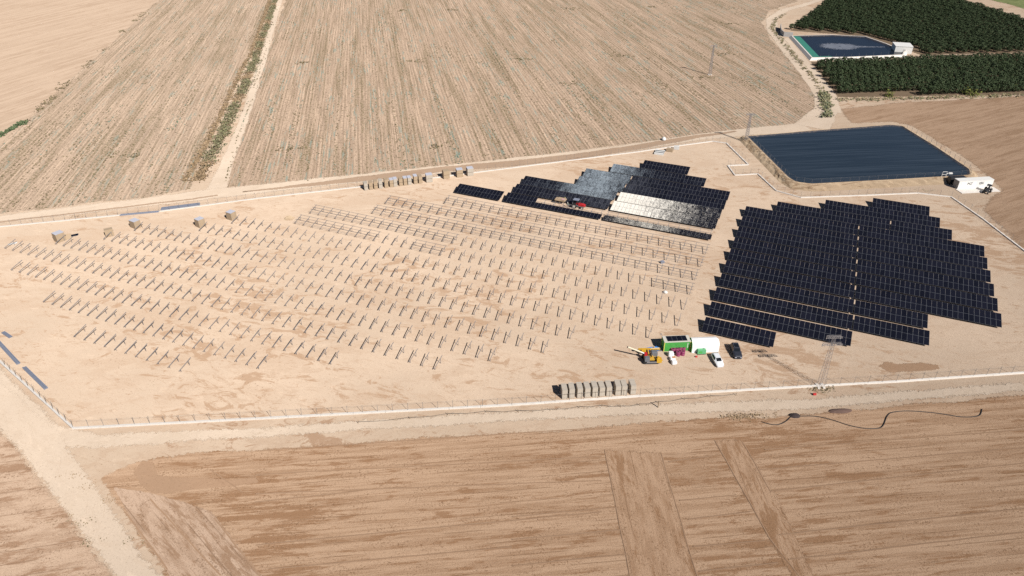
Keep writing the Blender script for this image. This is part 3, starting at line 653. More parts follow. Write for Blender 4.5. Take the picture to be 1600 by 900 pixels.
def inside(p, poly):
    c = False; n = len(poly)
    for i in range(n):
        a, b = poly[i], poly[i-1]
        if (a.y > p.y) != (b.y > p.y) and p.x < (b.x - a.x) * (p.y - a.y) / (b.y - a.y) + a.x: c = not c
    return c
trees = []
pol1 = A((1272, 98), (1420, 95), (1600, 89), (1790, 84), (1790, 146), (1600, 146.5), (1312, 150.5))
pol2 = A((1236, 46), (1262, 27), (1292, 3)) + [Vector((235, 640, 0)), Vector((330, 640, 0))] + A((1498, 2), (1600, 33), (1720, 66), (1720, 80), (1600, 81), (1446, 86), (1432, 78), (1400, 66), (1352, 55), (1300, 51))
for pol, az, dr, dt in ((pol1, 83.5, 6.4, 3.2), (pol2, 154, 6.0, 2.3)):
    u = azdir(az); v = Vector((-u.y, u.x, 0)); o = pol[0]
    for i in range(-60, 61):
        for j in range(-90, 91):
            p = o + v * i * dr + u * (j * dt) + Vector((rnd.uniform(-.25, .25), rnd.uniform(-.25, .25), 0))
            if inside(p, pol): trees.append((p, i, j, 0 if pol is pol1 else 1))
trees.sort(key=lambda q: (q[0] - Vector((0, 0, CAM_H))).length)
far_t = MB(); cnt = 0; named = []
for p, i, j, bl in trees:
    px_ = 800 + FPX * p.x / (p.y * CP + CAM_H * SP); sc = rnd.uniform(.85, 1.12) * (.80 if bl else 1.0); seen = px_ < 1640
    if cnt < 300 and seen:
        cnt += 1; t = link('orchard_tree', TRK, None, p, (0, 0, rnd.uniform(0, 6.28))); t.scale = (sc, sc, sc * rnd.uniform(.9, 1.12)); link('crown', CR[rnd.randrange(5)], t)
        tag(t, None, 'tree', 'far orchard trees' if bl else 'near orchard trees'); named.append((bl, i, p, t))
    else:
        T = Matrix.Translation(p) @ Matrix.Rotation(rnd.uniform(0, 6.28), 4, 'Z') @ Matrix.Scale(sc, 4); m = CR[rnd.randrange(5)]
        far_t.add([T @ v.co for v in m.vertices], [tuple(q.vertices) for q in m.polygons])
for bl in (0, 1):
    rws = {}
    for b_, i, p, t in named:
        if b_ == bl: rws.setdefault(i, []).append((p.x, p, t))
    for q, i in enumerate(sorted(rws, key=lambda r_: sum(v[1].y - .1 * v[1].x for v in rws[r_]) / len(rws[r_]))):
        for m_, (x_, p, t) in enumerate(sorted(rws[i], key=lambda v: v[0])):
            t['label'] = 'dark green fruit tree, %s from the left in the %s row of the %s orchard' % (ordn(m_ + 1), ordn(q + 1), 'rear' if bl else 'near')
tag(far_t.build('orchard_trees', M['leaf']), 'mass of dark green orchard trees in slanting rows behind the pond', 'orchard', kind='stuff')

# ------------------------------------------------------------------ wild growth
k = NT('wild_leaves'); at_ = k.t.nodes.new('ShaderNodeAttribute'); at_.attribute_name = 'col'; k.put(k.b.inputs['Base Color'], at_.outputs['Color'])
k.b.inputs['Roughness'].default_value = .9; k.b.inputs['Specular IOR Level'].default_value = .1; M['wild'] = k.m
class Leaves:
    def __init__(s): s.mb = MB(); s.c = []
    def clump(s, p, r, h, n, cols, sz):
        for i in range(n):
            d = Vector((rnd.gauss(0, .45) * r, rnd.gauss(0, .45) * r, abs(rnd.gauss(.35, .3)) * h)); nn = Vector((rnd.gauss(0, .45), rnd.gauss(0, .45) - .35, rnd.uniform(.6, 1.2))).normalized()
            quad(s.mb, p + d, sz, nn); c = cols[rnd.randrange(len(cols))]; f = rnd.uniform(.75, 1.25); s.c += [c[0]*f, c[1]*f, c[2]*f, 1.0] * 4
    def build(s, name, label, cat):
        me = s.mb.mesh(name, M['wild']); a = me.color_attributes.new('col', 'FLOAT_COLOR', 'POINT'); a.data.foreach_set('color', s.c)
        return tag(link(name, me), label, cat, kind='stuff')
GRN = [(.20, .195, .11), (.24, .225, .13), (.175, .175, .09), (.26, .235, .145)]; BRN = [(.31, .22, .135), (.35, .25, .155), (.27, .19, .11)]; OLV = [(.21, .165, .095), (.24, .19, .12), (.165, .14, .075)]
TEA = [(.16, .22, .17), (.19, .24, .20), (.15, .19, .12)]
L1 = Leaves(); a = [at(*q) for q in ((306, 284), (318, 262), (337, 228), (358, 182), (378, 136), (398, 92), (414, 45), (430, -5), (446, -60))]
for i in range(len(a) - 1):
    n = int((a[i+1] - a[i]).length * 6)
    for j in range(n):
        p = a[i].lerp(a[i+1], rnd.random()); gx = 1.5 * mnoise.noise(p * .09); wd = 2.9 if i < 5 else 2.1
        L1.clump(p + Vector((rnd.gauss(.2, .42) * wd + gx * .3, 0, 0)), 1.2, 1.1 if gx > -.4 else .6, 5, (GRN if rnd.random() < .6 else OLV) if (gx > -.2 and i > 0) else BRN, .4)
        if rnd.random() < .8: L1.clump(p + Vector((-wd * 1.1 - abs(rnd.gauss(0, .8)), 0, 0)), 1.0, .5, 3, BRN, .4)
L1.build('verge_bushes', 'ragged green and brown bushes along the pale field track', 'bushes')
L2 = Leaves(); az_, bz_ = at(-30, 228), at(40, 190)
for i in range(260): L2.clump(az_.lerp(bz_, rnd.random()) + Vector((rnd.gauss(0, .7), 0, 0)), .9, .7, 3, [(.10, .14, .07), (.13, .16, .085)], .45)
az_, bz_ = at(40, 190), at(225, 20)
for i in range(330):
    p = az_.lerp(bz_, rnd.random() ** 1.3)
    if mnoise.noise(p * .05) > -.1: L2.clump(p + Vector((rnd.gauss(0, 1.4), 0, 0)), .9, .5, 3, OLV, .4)
L2.build('field_edge_weeds', 'thin green and olive weed line between the smooth and striped fields', 'weeds')
L3 = Leaves()
rd = [at(*q) for q in ((1225, 22), (1210, 32), (1206, 45), (1225, 68), (1248, 95), (1270, 122), (1288, 150))]
for i in range(len(rd) - 1):
    for j in range(int((rd[i+1] - rd[i]).length * 1.6)): L3.clump(rd[i].lerp(rd[i+1], rnd.random()) + Vector((rnd.gauss(0, .8), 0, 0)), .9, .6, 3, OLV + GRN[:1], .45)
a, b = at(1287, 146), at(1293, 184)
for i in range(160): L3.clump(a.lerp(b, rnd.random()) + Vector((rnd.gauss(0, 1.0), 0, 0)), 1.1, 1.5, 5, GRN + [(.12, .14, .09)], .5)
a, b = at(1306, 156), at(1640, 148)
for i in range(330):
    u = rnd.random(); L3.clump(a.lerp(b, u) + Vector((0, rnd.gauss(-.5, 1.2), 0)), 1.1, .7, 3, OLV + GRN + BRN[:1], .45)
for q in ((1390, 147), (1510, 144), (1522, 146), (1582, 138)): L3.clump(at(q[0], q[1] + 4), 2.2, 3.4, 70, [(.14, .15, .04), (.11, .12, .04)], .5)
L3.build('lane_side_scrub', 'low scrub and bushes beside the orchard lane and orchard edge', 'bushes')
L4 = Leaves()                                                   # scattered crop leftovers and weeds, in the lines of the stubble
U = azdir(-10.4); V = Vector((U.y, -U.x, 0)); o = at(700, 220)
fe = A((347, 297), (400, 291), (600, 270), (800, 248), (1000, 222), (1258, 190), (1281, 168), (1240, 97), (1190, 36), (1246, 2)) + [Vector((300, 640, 0)), Vector((-190, 640, 0))]
fw = A((-40, 340), (0, 333), (200, 311), (296, 296)) + [at(424, 0), Vector((-195, 640, 0)), Vector((-280, 640, 0))] + A((238, 10), (0, 228))
for fld, lo_ in ((fe, .0), (fw, .02)):
    for ri in range(-150, 190):
        b_ = -120.0
        while b_ < 400:
            b_ += rnd.uniform(.5, 1.5) * (1 + max(0, b_) / 260); a_ = ri * 1.45
            nb = mnoise.noise(Vector((ri * .43, b_ * .007, 3))) + .5 * mnoise.noise(Vector((ri * .06, b_ * .03, 8)))
            if rnd.random() > .07 + lo_ + 1.5 * max(0, nb - .13): continue
            p = o + V * (a_ + rnd.gauss(0, .2)) + U * b_
            if p.y > 600 or not inside(p, fld): continue
            tl_ = mnoise.noise(Vector((ri * .27, b_ * .012, 30)))
            L4.clump(p, .45, .26, 2 if nb < .2 else 3, TEA if tl_ > .2 and rnd.random() < .55 else OLV, .3)
for q in ((708, 16), (817, 93), (888, 131), (1131, 85), (1105, 122), (475, 98), (649, 96), (974, 88), (1016, 11), (893, 14), (453, 232), (200, 243), (629, 17), (683, 228), (1140, 37)):
    for j in range(10): L4.clump(at(*q) + Vector((rnd.gauss(0, 2.6), rnd.gauss(0, 1.5), 0)), 1.0, .5, 5, OLV, .4)
L4.build('field_weeds', 'scattered olive and grey-green weeds in lines over the stubble fields', 'weeds')
L5 = Leaves()
for q, n_, cc in (((1150, 652), 50, BRN), ((1168, 651), 40, BRN), ((1190, 650), 25, BRN), ((1282, 608), 50, OLV), ((1265, 285), 5, GRN), ((1268, 297), 10, GRN), ((112, 745), 8, BRN), ((142, 760), 10, BRN), ((165, 785), 6, BRN), ((125, 815), 10, OLV), ((140, 850), 10, OLV), ((205, 845), 5, OLV), ((120, 338), 14, BRN), ((1450, 298), 8, GRN), ((90, 810), 5, BRN)):
    for j in range(n_): L5.clump(at(*q) + Vector((rnd.gauss(0, 1.3), rnd.gauss(0, .5), 0)), .6, .3, 4, cc, .13)
L5.build('dry_tufts', 'small dry tufts and weeds near the lanes and fence', 'weeds')

# ------------------------------------------------------------------ pallets of boxed modules
M['carton'] = plain('cardboard', (.44, .33, .22), .85, 0, .12, 1.2, .2)
M['carton_g'] = plain('weathered_cardboard', (.50, .44, .365), .85, 0, .15, 1.6, .2, dirt=.25)
M['wood'] = plain('pallet_wood', (.36, .27, .18), .85, 0, .2, 2, .2)
M['wrap'] = plain('stretch_wrap', (.60, .60, .66), .35, 0, .08, 1.5, .5)
M['strap'] = plain('grey_strap', (.30, .27, .24), .6, 0, .1)
def pallet_stack(loc, rz, w, d, h, label, group, mat, lid=None, tiers=2, lean=0.0, name='pallet_stack'):
    o = empty(name, loc, rz); o.rotation_euler = (lean, 0, rz); tag(o, label, 'pallet stack', group); z = 0; ch = h / tiers - .14
    for t in range(tiers):
        mb = MB()
        for x in (-w/2 + .06, 0, w/2 - .06): mb.box((x, 0, z + .05), (.1, d, .09))
        for i in range(6): mb.box((0, -d/2 + .06 + i * (d - .12) / 5, z + .117), (w, .11, .025))
        mb.build('pallet', M['wood'], o)
        off = (rnd.uniform(-.02, .02), rnd.uniform(-.02, .02)); b = MB().box((off[0], off[1], z + .13 + ch / 2), (w, d, ch)).build('carton', mat, o)
        mb = MB()
        for y in (-d * .3, d * .3): mb.box((off[0], off[1] + y, z + .13 + ch / 2), (w + .02, .05, ch + .02))
        mb.build('strap', M['strap'], b); z += ch + .14
    if lid: MB().box((0, 0, z + .012), (w + .03, d + .03, .03)).build('wrap_lid', lid, o)
    return o
az_f = math.pi / 2 - R(84.6); xs = [877.5, 888.8, 901.2, 912.8, 924.6, 935.5, 946.5, 960.8, 970.5, 984]
for i, x in enumerate(xs):
    p = at(x + 4, 624 - (x - 877) * .066); p += Vector((0, 1.1, 0))
    lb = {0: 'leftmost greyish pallet stack of the ten by the front fence', 9: 'rightmost greyish pallet stack of the ten by the front fence'}.get(i, '%s greyish pallet stack from the left in the row by the front fence' % ordn(i + 1))
    pallet_stack(p, az_f + rnd.uniform(-.03, .03), 1.12, 2.3, 2.5 + rnd.uniform(-.1, .1), lb, 'pallet stacks by the front fence', M['carton_g'])
az_b = math.pi / 2 - R(73); xs = [572.5, 580.5, 588, 595.5, 604.5, 612.5, 618.5, 627, 634, 640.5, 650, 657.5, 671.5, 698, 719, 735.5]
for i, x in enumerate(xs):
    yb = 298.3 - (x - 570) * .127 if x < 660 else {671.5: 285.5, 698: 280, 719: 277.5, 735.5: 275.5}[x]
    p = at(x, yb) + Vector((-.3, 1.1, 0)); wr = i in (5, 6, 8, 9, 10, 12, 14, 15)
    lb = '%s %s pallet stack from the left in the row along the back fence' % (ordn(i + 1), 'wrapped' if wr else 'cardboard')
    pallet_stack(p, az_b + rnd.uniform(-.05, .05), 1.2 if i < 12 else 2.1, 2.2, 2.7 + rnd.uniform(-.15, .15), lb, 'pallet stacks along the back fence', M['carton'] if i % 3 else M['carton_g'], M['wrap'] if wr else None)
for (x, y, w, d, h, rz, wr, lb) in (
    (90, 378.5, 2.3, 2.4, 2.6, -.62, 1, 'leftmost cardboard crate block with a pale lid beside torn cardboard'),
    (168, 371, 2.2, 1.4, 2.3, .55, 0, 'opened brown cardboard crate near the left end of the frames'),
    (209, 357.5, 2.5, 2.0, 2.4, -.55, 1, 'cardboard crate block just below the left steel bundle'),
    (310.5, 356, 2.1, 2.1, 2.6, -.62, 1, 'square cardboard crate with pale blue-grey lid, second from right of the lone crates'),
    (359.5, 344.5, 2.2, 2.0, 2.5, -.5, 1, 'cardboard crate with pale lid, rightmost of the lone crates')):
    pallet_stack(at(x, y) + Vector((.3, 1.0, 0)), rz, w, d, h, lb, 'lone crates at the back left', M['carton'], M['wrap'] if wr else None, tiers=1)
# leftovers near the crates
def slab(name, p, rz, d, mat, label, cat, rx=0.0, z=0.02):
    o = MB().box((0, 0, d[2] / 2), d).build(name, mat, None, (p.x, p.y, z), (rx, 0, rz)); return tag(o, label, cat)
slab('cardboard_sheet', at(105.5, 374.5), .3, (2.2, .08, 1.7), M['carton'], 'torn cardboard sheet propped beside the leftmost crate', 'cardboard', rx=-.5)
o = empty('loose_panels', at(114.5, 366.5), .25); tag(o, 'small pile of dark panels lying on the sand beside the leftmost crate', 'solar panels')
for i in range(3): link('panel', PM[0], o, (-1.1 + .12 * i, -.6 + .1 * i, .06 + .045 * i), (0, 0, -1.5 + .1 * i))
mb = MB(); mb.box((0, 0, .12), (2.6, .9, .06)).box((.5, .3, .2), (1.2, .5, .05)); tag(mb.build('white_offcut', M['white'], None, at(21, 381), (0, .1, .75)), 'white sheet offcut lying left of the first frames', 'offcut')
o = empty('panel_trestle', at(1030.5, 239.5), -.35); tag(o, 'white and dark stack of panels lying near the back fence', 'solar panels')
for i in range(3): MB().box((0, -1.6 + 1.6 * i, .35), (3.4, .75, .7)).build('white_carton', M['white'], o)
for i in range(2): MB().box((0, -.8 + 1.6 * i, .3), (3.4, .85, .6)).build('dark_panel_edge', M['dark'], o)
pallet_stack(at(1043.5, 237.5) + Vector((.8, .6, 0)), -.4, 2.3, 1.7, 1.2, 'low opened carton between panel stack and pale crate at the back fence', 'crates by the back fence', M['carton'], tiers=1)
pallet_stack(at(1054.5, 234) + Vector((.6, .4, 0)), -.35, 1.8, 1.3, 1.3, 'pale small crate rightmost by the back fence', 'crates by the back fence', M['white'], tiers=1)
for nm, p, lb, sc in (('white_bag', at(1037, 219), 'white bag lying at the far edge of the stubble field', 1.6), ('white_bag', at(1039.5, 458), 'white bag on the sand beside the frames', .9), ('parts_box', at(1034.5, 411), 'small blue-grey parts box on white sheet between frame rows', .9)):
    mb = MB(); rg = []
    for z_, r_ in ((0, .55), (.25, .72), (.55, .6), (.8, .2)): rg.append([Vector((math.cos(a*.785) * r_ * sc * (1 + .15 * mnoise.noise(Vector((a, z_ * 3, sc)))), math.sin(a*.785) * r_ * .8 * sc, z_ * sc)) for a in range(8)])
    if nm == 'parts_box': mb.box((0, 0, .3), (1.1, .8, .6)).box((.1, .1, .63), (.6, .5, .06)).box((.6, -.5, .03), (1.6, .9, .05))
    else: mb.loft(rg)
    tag(mb.build(nm, M['white'] if nm == 'white_bag' else M['steel_b'], None, p, (0, 0, rnd.uniform(0, 3)), smooth=nm == 'white_bag'), lb, 'bag' if nm == 'white_bag' else 'box')
# bundles of steel sections on the ground
def bundle(pa, pb, n, label, w=.16, gap=.2, rows=2):
    o = empty('steel_bundle', pa); d = (pb - pa); L = d.length; o.rotation_euler = (0, 0, math.atan2(d.y, d.x)); tag(o, label, 'steel bundle', 'bundles of steel sections')
    m = MB().box((L / 2, 0, 0), (L, w, .14)).mesh('steel_section', M['steel_b'])
    for i in range(n):
        for j in range(rows): link('steel_section', m, o, (rnd.uniform(-.15, .15), i * gap, .12 + j * .16), (0, 0, rnd.uniform(-.002, .002)))
    for x in (L * .15, L * .85): MB().box((x, (n - 1) * gap / 2, .025), (.12, n * gap + .3, .05)).build('bearer', M['wood'], o)
    return o
bundle(at(252, 329.5), at(312, 322), 9, 'blue-grey steel bundle lying along the back fence, wider right one', gap=.24)
bundle(at(188, 337.5), at(248, 332), 4, 'thin blue-grey steel bundle along the back fence, left one', gap=.22)
bundle(at(36, 576), at(70, 609), 4, 'blue-grey steel bundle nearest the front left corner of the fence')
bundle(at(-22, 517), at(27, 570), 4, 'long blue-grey steel bundle beside the left fence')
bundle(at(3, 521), at(15, 529), 4, 'short grey steel bundle at the left edge')

# ------------------------------------------------------------------ site compound
M['green'] = plain('green_container_paint', (.085, .40, .085), .5, 0, .08, 1.5, .4, dirt=.12)
M['yellow_t'] = plain('yellow_trim', (.62, .56, .12), .5, 0, .06)
M['cream'] = plain('cream_roof', (.62, .59, .52), .6, 0, .06, 1, .3, dirt=.2)
M['tarp'] = plain('white_tarpaulin', (.83, .83, .82), .55, 0, .02, 1, .4)
M['mint'] = plain('mint_green_paint', (.13, .42, .20), .5, 0, .06, 1.5)
M['purple'] = plain('magenta_plastic', (.27, .045, .12), .45, 0, .12, 2)
M['yellow'] = plain('machine_yellow', (.62, .36, .03), .45, 0, .12, 2, .5, dirt=.25)
M['rubber'] = plain('black_rubber', (.018, .017, .017), .75, 0, .2)
M['grey_m'] = plain('grey_machine_metal', (.22, .23, .25), .5, .3, .2)
M['blue'] = plain('blue_plastic', (.03, .20, .58), .4, 0, .15, 2)
M['red'] = plain('red_paint', (.50, .025, .03), .4, 0, .12, 2)
M['redc'] = plain('red_plastic', (.60, .05, .05), .5, 0, .1)
M['beige_t'] = plain('cream_boom_tube', (.70, .62, .45), .5, 0, .06)
M['silver'] = plain('car_white', (.78, .80, .82), .25, 0, .01, 1, .6)
M['carblack'] = plain('car_dark_paint', (.035, .038, .05), .22, 0, .05, 1, .6)
M['carglass'] = plain('car_glass', (.012, .015, .02), .12, 0, .05, 1, .25)
M['rim'] = plain('wheel_rim', (.45, .45, .46), .35, .6, .05)
czr = math.pi / 2 - R(86.2)
def ribbed(L, Wd, H, n, dep=.05):
    mb = MB()
    mb.box((0, 0, H / 2), (L - 2*dep, Wd - 2*dep, H))
    for i in range(n):
        x = -L/2 + (i + .5) * L / n
        for sy in (-1, 1): mb.box((x, sy * (Wd/2 - dep/2), H/2), (L / n * .5, dep, H - .1))
    return mb
cp = at(1036.5, 550); o = empty('site_container', cp + Matrix.Rotation(czr, 3, 'Z') @ Vector((3.03, 1.22, 0)), czr); tag(o, 'bright green ribbed site container with solar panels on its cream roof', 'container')
ribbed(5.95, 2.4, 2.5, 22).build('body', M['green'], o, (0, 0, .08))
mb = MB()
for sx in (-1, 1):
    for sy in (-1, 1): mb.box((sx * 2.98, sy * 1.17, 1.3), (.16, .16, 2.6))
mb.build('corner_post', M['yellow_t'], o); MB().box((0, 0, 2.63), (6.06, 2.44, .12)).build('roof', M['cream'], o)
for i in range(4):
    q = link('roof_panel', PM[0], o, (-2.2 + i * 1.13, -.95, 2.78), (.03, 0, 0)); q.scale = (.95, .82, 1)
mb = MB()
for j in range(5): mb.box((2.35, -1.213, 2.15 - j * .28), (.16, .012, .2))
mb.build('white_lettering', M['white'], o)
mb = MB().tube([(-2.9, 1.15, 2.6), (-3.3, 1.25, 3.2)], .04, 5).box((-3.35, 1.25, 3.25), (.3, .1, .18)); mb.build('lamp_arm', M['grey_m'], o)
tp = at(1080.5, 552.5); o = empty('storage_tent', tp + Matrix.Rotation(czr, 3, 'Z') @ Vector((3.15, 1.6, 0)), czr); tag(o, 'white rounded storage tent beside the green container', 'tent')
prof = [(-1.4, 0), (-1.4, 1.7), (-1.2, 2.4), (-.65, 2.85), (0, 3.0), (.65, 2.85), (1.2, 2.4), (1.4, 1.7), (1.4, 0)]
mb = MB(); mb.loft([[Vector((x, y * s_, z * s2)) for y, z in prof] for x, s_, s2 in ((-3.1, 1, 1), (0, 1, .99), (2.6, 1, 1), (3.15, .9, .86))]); mb.build('canopy', M['tarp'], o)
MB().loft([[Vector((x, y * 1.004, z * 1.004)) for y, z in prof] for x in (-3.16, -3.105)]).build('end_wall', M['green'], o)
MB().tube([(3.1, .4, .9), (3.55, .4, .9)], .12, 6).box((3.5, .4, .9), (.25, .4, .5)).build('fan_unit', M['dark'], o); MB().box((.2, -1.47, .05), (6.3, .1, .1)).build('base_rail', M['white'], o)
gp = at(1089, 554.5); o = empty('generator', gp + Vector((1.0, .5, 0)), czr); tag(o, 'small mint green generator box in front of the white tent', 'generator')
MB().box((0, 0, .68), (1.9, .95, .95)).box((0, 0, 1.18), (1.8, .85, .08)).build('housing', M['mint'], o); MB().box((0, 0, .12), (1.95, 1.0, .16)).build('skid', M['rubber'], o)
MB().tube([(.5, .1, 1.2), (.5, .1, 1.42)], .06, 6).build('exhaust', M['grey_m'], o); MB().box((-.3, -.482, .7), (.7, .02, .5)).build('panel_door', M['green'], o)
DR = MB().loft([[Vector((math.cos(a * .5236) * r_, math.sin(a * .5236) * r_, z_)) for a in range(12)] for z_, r_ in ((0, .5), (.06, .56), (.42, .53), (.46, .56), (.5, .53), (1.0, .55), (1.08, .5))]).mesh('drum_body', M['purple'])
LID = MB().tube([(0, 0, 1.04), (0, 0, 1.1)], .2, 10).mesh('drum_hole', M['dark'])
pos = ((1051, 550.5, 'leftmost at the back'), (1056.5, 550, 'second from left at the back'), (1061, 549.5, 'third from left at the back'), (1067, 549, 'rightmost at the back'), (1059, 555.5, 'front left'), (1066, 554.5, 'front right'))
for x, y, w_ in pos:
    t = link('magenta_drum', DR, None, at(x, y), (0, 0, rnd.uniform(0, 6))); link('drum_hole', LID, t); tag(t, 'magenta plastic drum before the green container, ' + w_, 'drum', 'magenta drums')
for i, (x, y, h_) in enumerate(((1048.5, 559, 1.1), (1051, 565.5, .7), (1053.5, 571, .8))):
    lb = ('white bag block nearest the magenta drums', 'low white bag pile with orange wrapping, middle of three', 'frontmost white bag block of the three')[i]
    t = empty('bag_pallet', at(x, y) + Vector((0, .5, 0)), .1 * i); tag(t, lb, 'bag pallet', 'white bag pallets')
    sq = lambda t: math.copysign(abs(t) ** .45, t)
    rg = [[Vector((sq(math.cos(a * .5236 + .26)) * r_ * (1 + .08 * mnoise.noise(Vector((a, z_, i)))), sq(math.sin(a * .5236 + .26)) * r_ * .8, z_ * h_ + .14 + .06 * mnoise.noise(Vector((a * 2, z_, i))))) for a in range(12)] for z_, r_ in ((0, .58), (.25, .64), (.8, .6), (1, .5))]
    MB().loft(rg).build('bag', M['tarp'], t)
    mb = MB()
    for yy in (-.45, 0, .45): mb.box((0, yy, .05), (1.2, .1, .1))
    mb.box((0, 0, .115), (1.2, 1.1, .03)); mb.build('pallet', M['wood'], t)
    if i == 1: MB().box((.25, .1, h_ + .15), (.6, .5, .06)).build('orange_wrap', plain('orange_wrap', (.55, .22, .06), .6), t)
for i, (x, y) in enumerate(((1020.5, 548), (1030, 547.5))):
    t = empty('blue_barrow', at(x - 5, y + 1), .3 + .5 * i); tag(t, ('left' if i == 0 else 'right') + ' blue plastic tub in the shade left of the green container', 'tub', 'blue tubs')
    MB().loft([[Vector((sx * w_, sy * w_ * .75, z_)) for sx, sy in ((-1, -1), (1, -1), (1, 1), (-1, 1))] for z_, w_ in ((.1, .45), (.75, .75), (.75, .66), (.25, .4))]).build('tub', M['blue'], t)
    MB().tube([(-.3, -.6, .02), (-.3, .6, .02)], .1, 6).bar((-.5, -.3, .1), (.6, -.5, .5), .05).build('frame', M['grey_m'], t)
mb = MB()
for i in range(5): mb.bar((rnd.uniform(-.2, .2), i * .18, .08 + .06 * (i % 2)), (4.2 + rnd.uniform(-.6, .4), i * .18 + rnd.uniform(-.1, .1), .1 + .06 * (i % 2)), .1)
tag(mb.build('scrap_profiles', M['grey_m'], None, at(1009, 550), (0, 0, .05)), 'loose heap of grey metal profiles behind the yellow machine', 'scrap metal')
o = empty('fuel_can', at(1088, 558.5)); tag(o, 'tiny red fuel can on the sand near the generator', 'can'); MB().box((0, 0, .2), (.42, .25, .4)).build('can_body', M['redc'], o); MB().tube([(.1, 0, .4), (.22, 0, .55)], .05, 6).build('spout', M['redc'], o)
o = empty('marker_flag', at(1272.5, 617.5)); tag(o, 'tiny red marker by the foot of the front pylon', 'marker'); MB().box((0, 0, .3), (.6, .35, .4)).build('red_cloth', M['redc'], o); MB().tube([(0, 0, 0), (0, 0, .9)], .04, 5).build('stake', M['wood'], o)

# pile-driving machine: tracks, frame, engine, laid-down yellow mast, cream boom
o = empty('pile_driver', at(1016, 566), .03); tag(o, 'yellow tracked pile driver with cream boom lying out to the left', 'construction machine')
def track(y):
    mb = MB(); n = 16; rg = []
    prof = [(math.cos(a) * .38 + (1.35 if math.cos(a) >= 0 else -1.35), math.sin(a) * .38 + .4) for a in [2 * math.pi * (i + .5) / n for i in range(n)]]
    mb.loft([[Vector((x, y + dy, z)) for x, z in prof] for dy in (-.24, .24)]); mb.build('track', M['rubber'], o)
    MB().box((0, y, .42), (2.4, .54, .22)).build('track_frame', M['grey_m'], o)
track(-.55); track(1.55)
MB().box((0, .5, .75), (2.6, 1.7, .35)).box((-.7, .5, 1.0), (.9, 1.2, .4)).build('chassis', M['yellow'], o)
MB().box((-.9, -.35, 1.25), (1.05, .95, .85)).box((-.9, -.35, 1.7), (.8, .7, .1)).build('control_box', M['grey_m'], o)
MB().box((1.0, 1.5, 1.35), (1.35, 1.2, 1.0)).box((1.0, 1.5, 1.9), (1.1, .9, .12)).build('engine_cover', M['grey_m'], o)
MB().box((1.75, -.45, .95), (1.1, 1.0, .9)).box((1.6, -.3, 1.5), (.5, .6, .35)).bar((1.4, -.8, 1.2), (2.5, -.2, .5), .16).bar((1.4, 0, 1.4), (2.6, -.6, .9), .12).build('counterweight', M['yellow'], o)
MB().box((.1, -.92, .72), (2.2, .35, .08)).build('step_plate', M['steel'], o)
MB().bar((-2.3, 2.9, 1.5), (2.6, 2.9, 1.5), .3, .34).bar((-2.3, 2.65, 1.62), (2.6, 2.65, 1.62), .08).bar((-1.6, 2.6, 1.15), (-.6, 2.6, 1.15), .5, .7).build('mast', M['yellow'], o)
MB().bar((-.2, .6, 1.1), (-.2, 2.8, 1.6), .22).bar((.5, .6, 1.1), (.3, 2.8, 1.5), .18).build('mast_bracket', M['yellow'], o)
MB().bar((.5, 2.9, 1.7), (2.4, 2.9, 1.72), .2, .1).build('chain_guard', M['beige_t'], o)
a0, a1 = Vector((-1.2, .9, 1.75)), Vector((-4.95, 1.6, 3.1)); MB().tube([a0 + (a1 - a0) * .22, a1], [.2, .17], 10).build('boom', M['beige_t'], o); MB().tube([a0, a0 + (a1 - a0) * .24], .15, 8).build('boom_ram', M['silver'], o)
MB().tube([a1, a1 + (a1 - a0) * .04], .2, 10).build('boom_tip', M['dark'], o); MB().box((-1.0, .85, 1.55), (.6, .6, .9)).build('boom_pivot', M['red'], o)
mb = MB()
for i in range(5): mb.tube([(-.6 + .2 * i, .2, 1.2), (-.4 + .2 * i, .6, 1.75 + .05 * i), (-.2 + .1 * i, 1.2, 1.3)], .045, 5)
mb.build('hoses', M['rubber'], o)

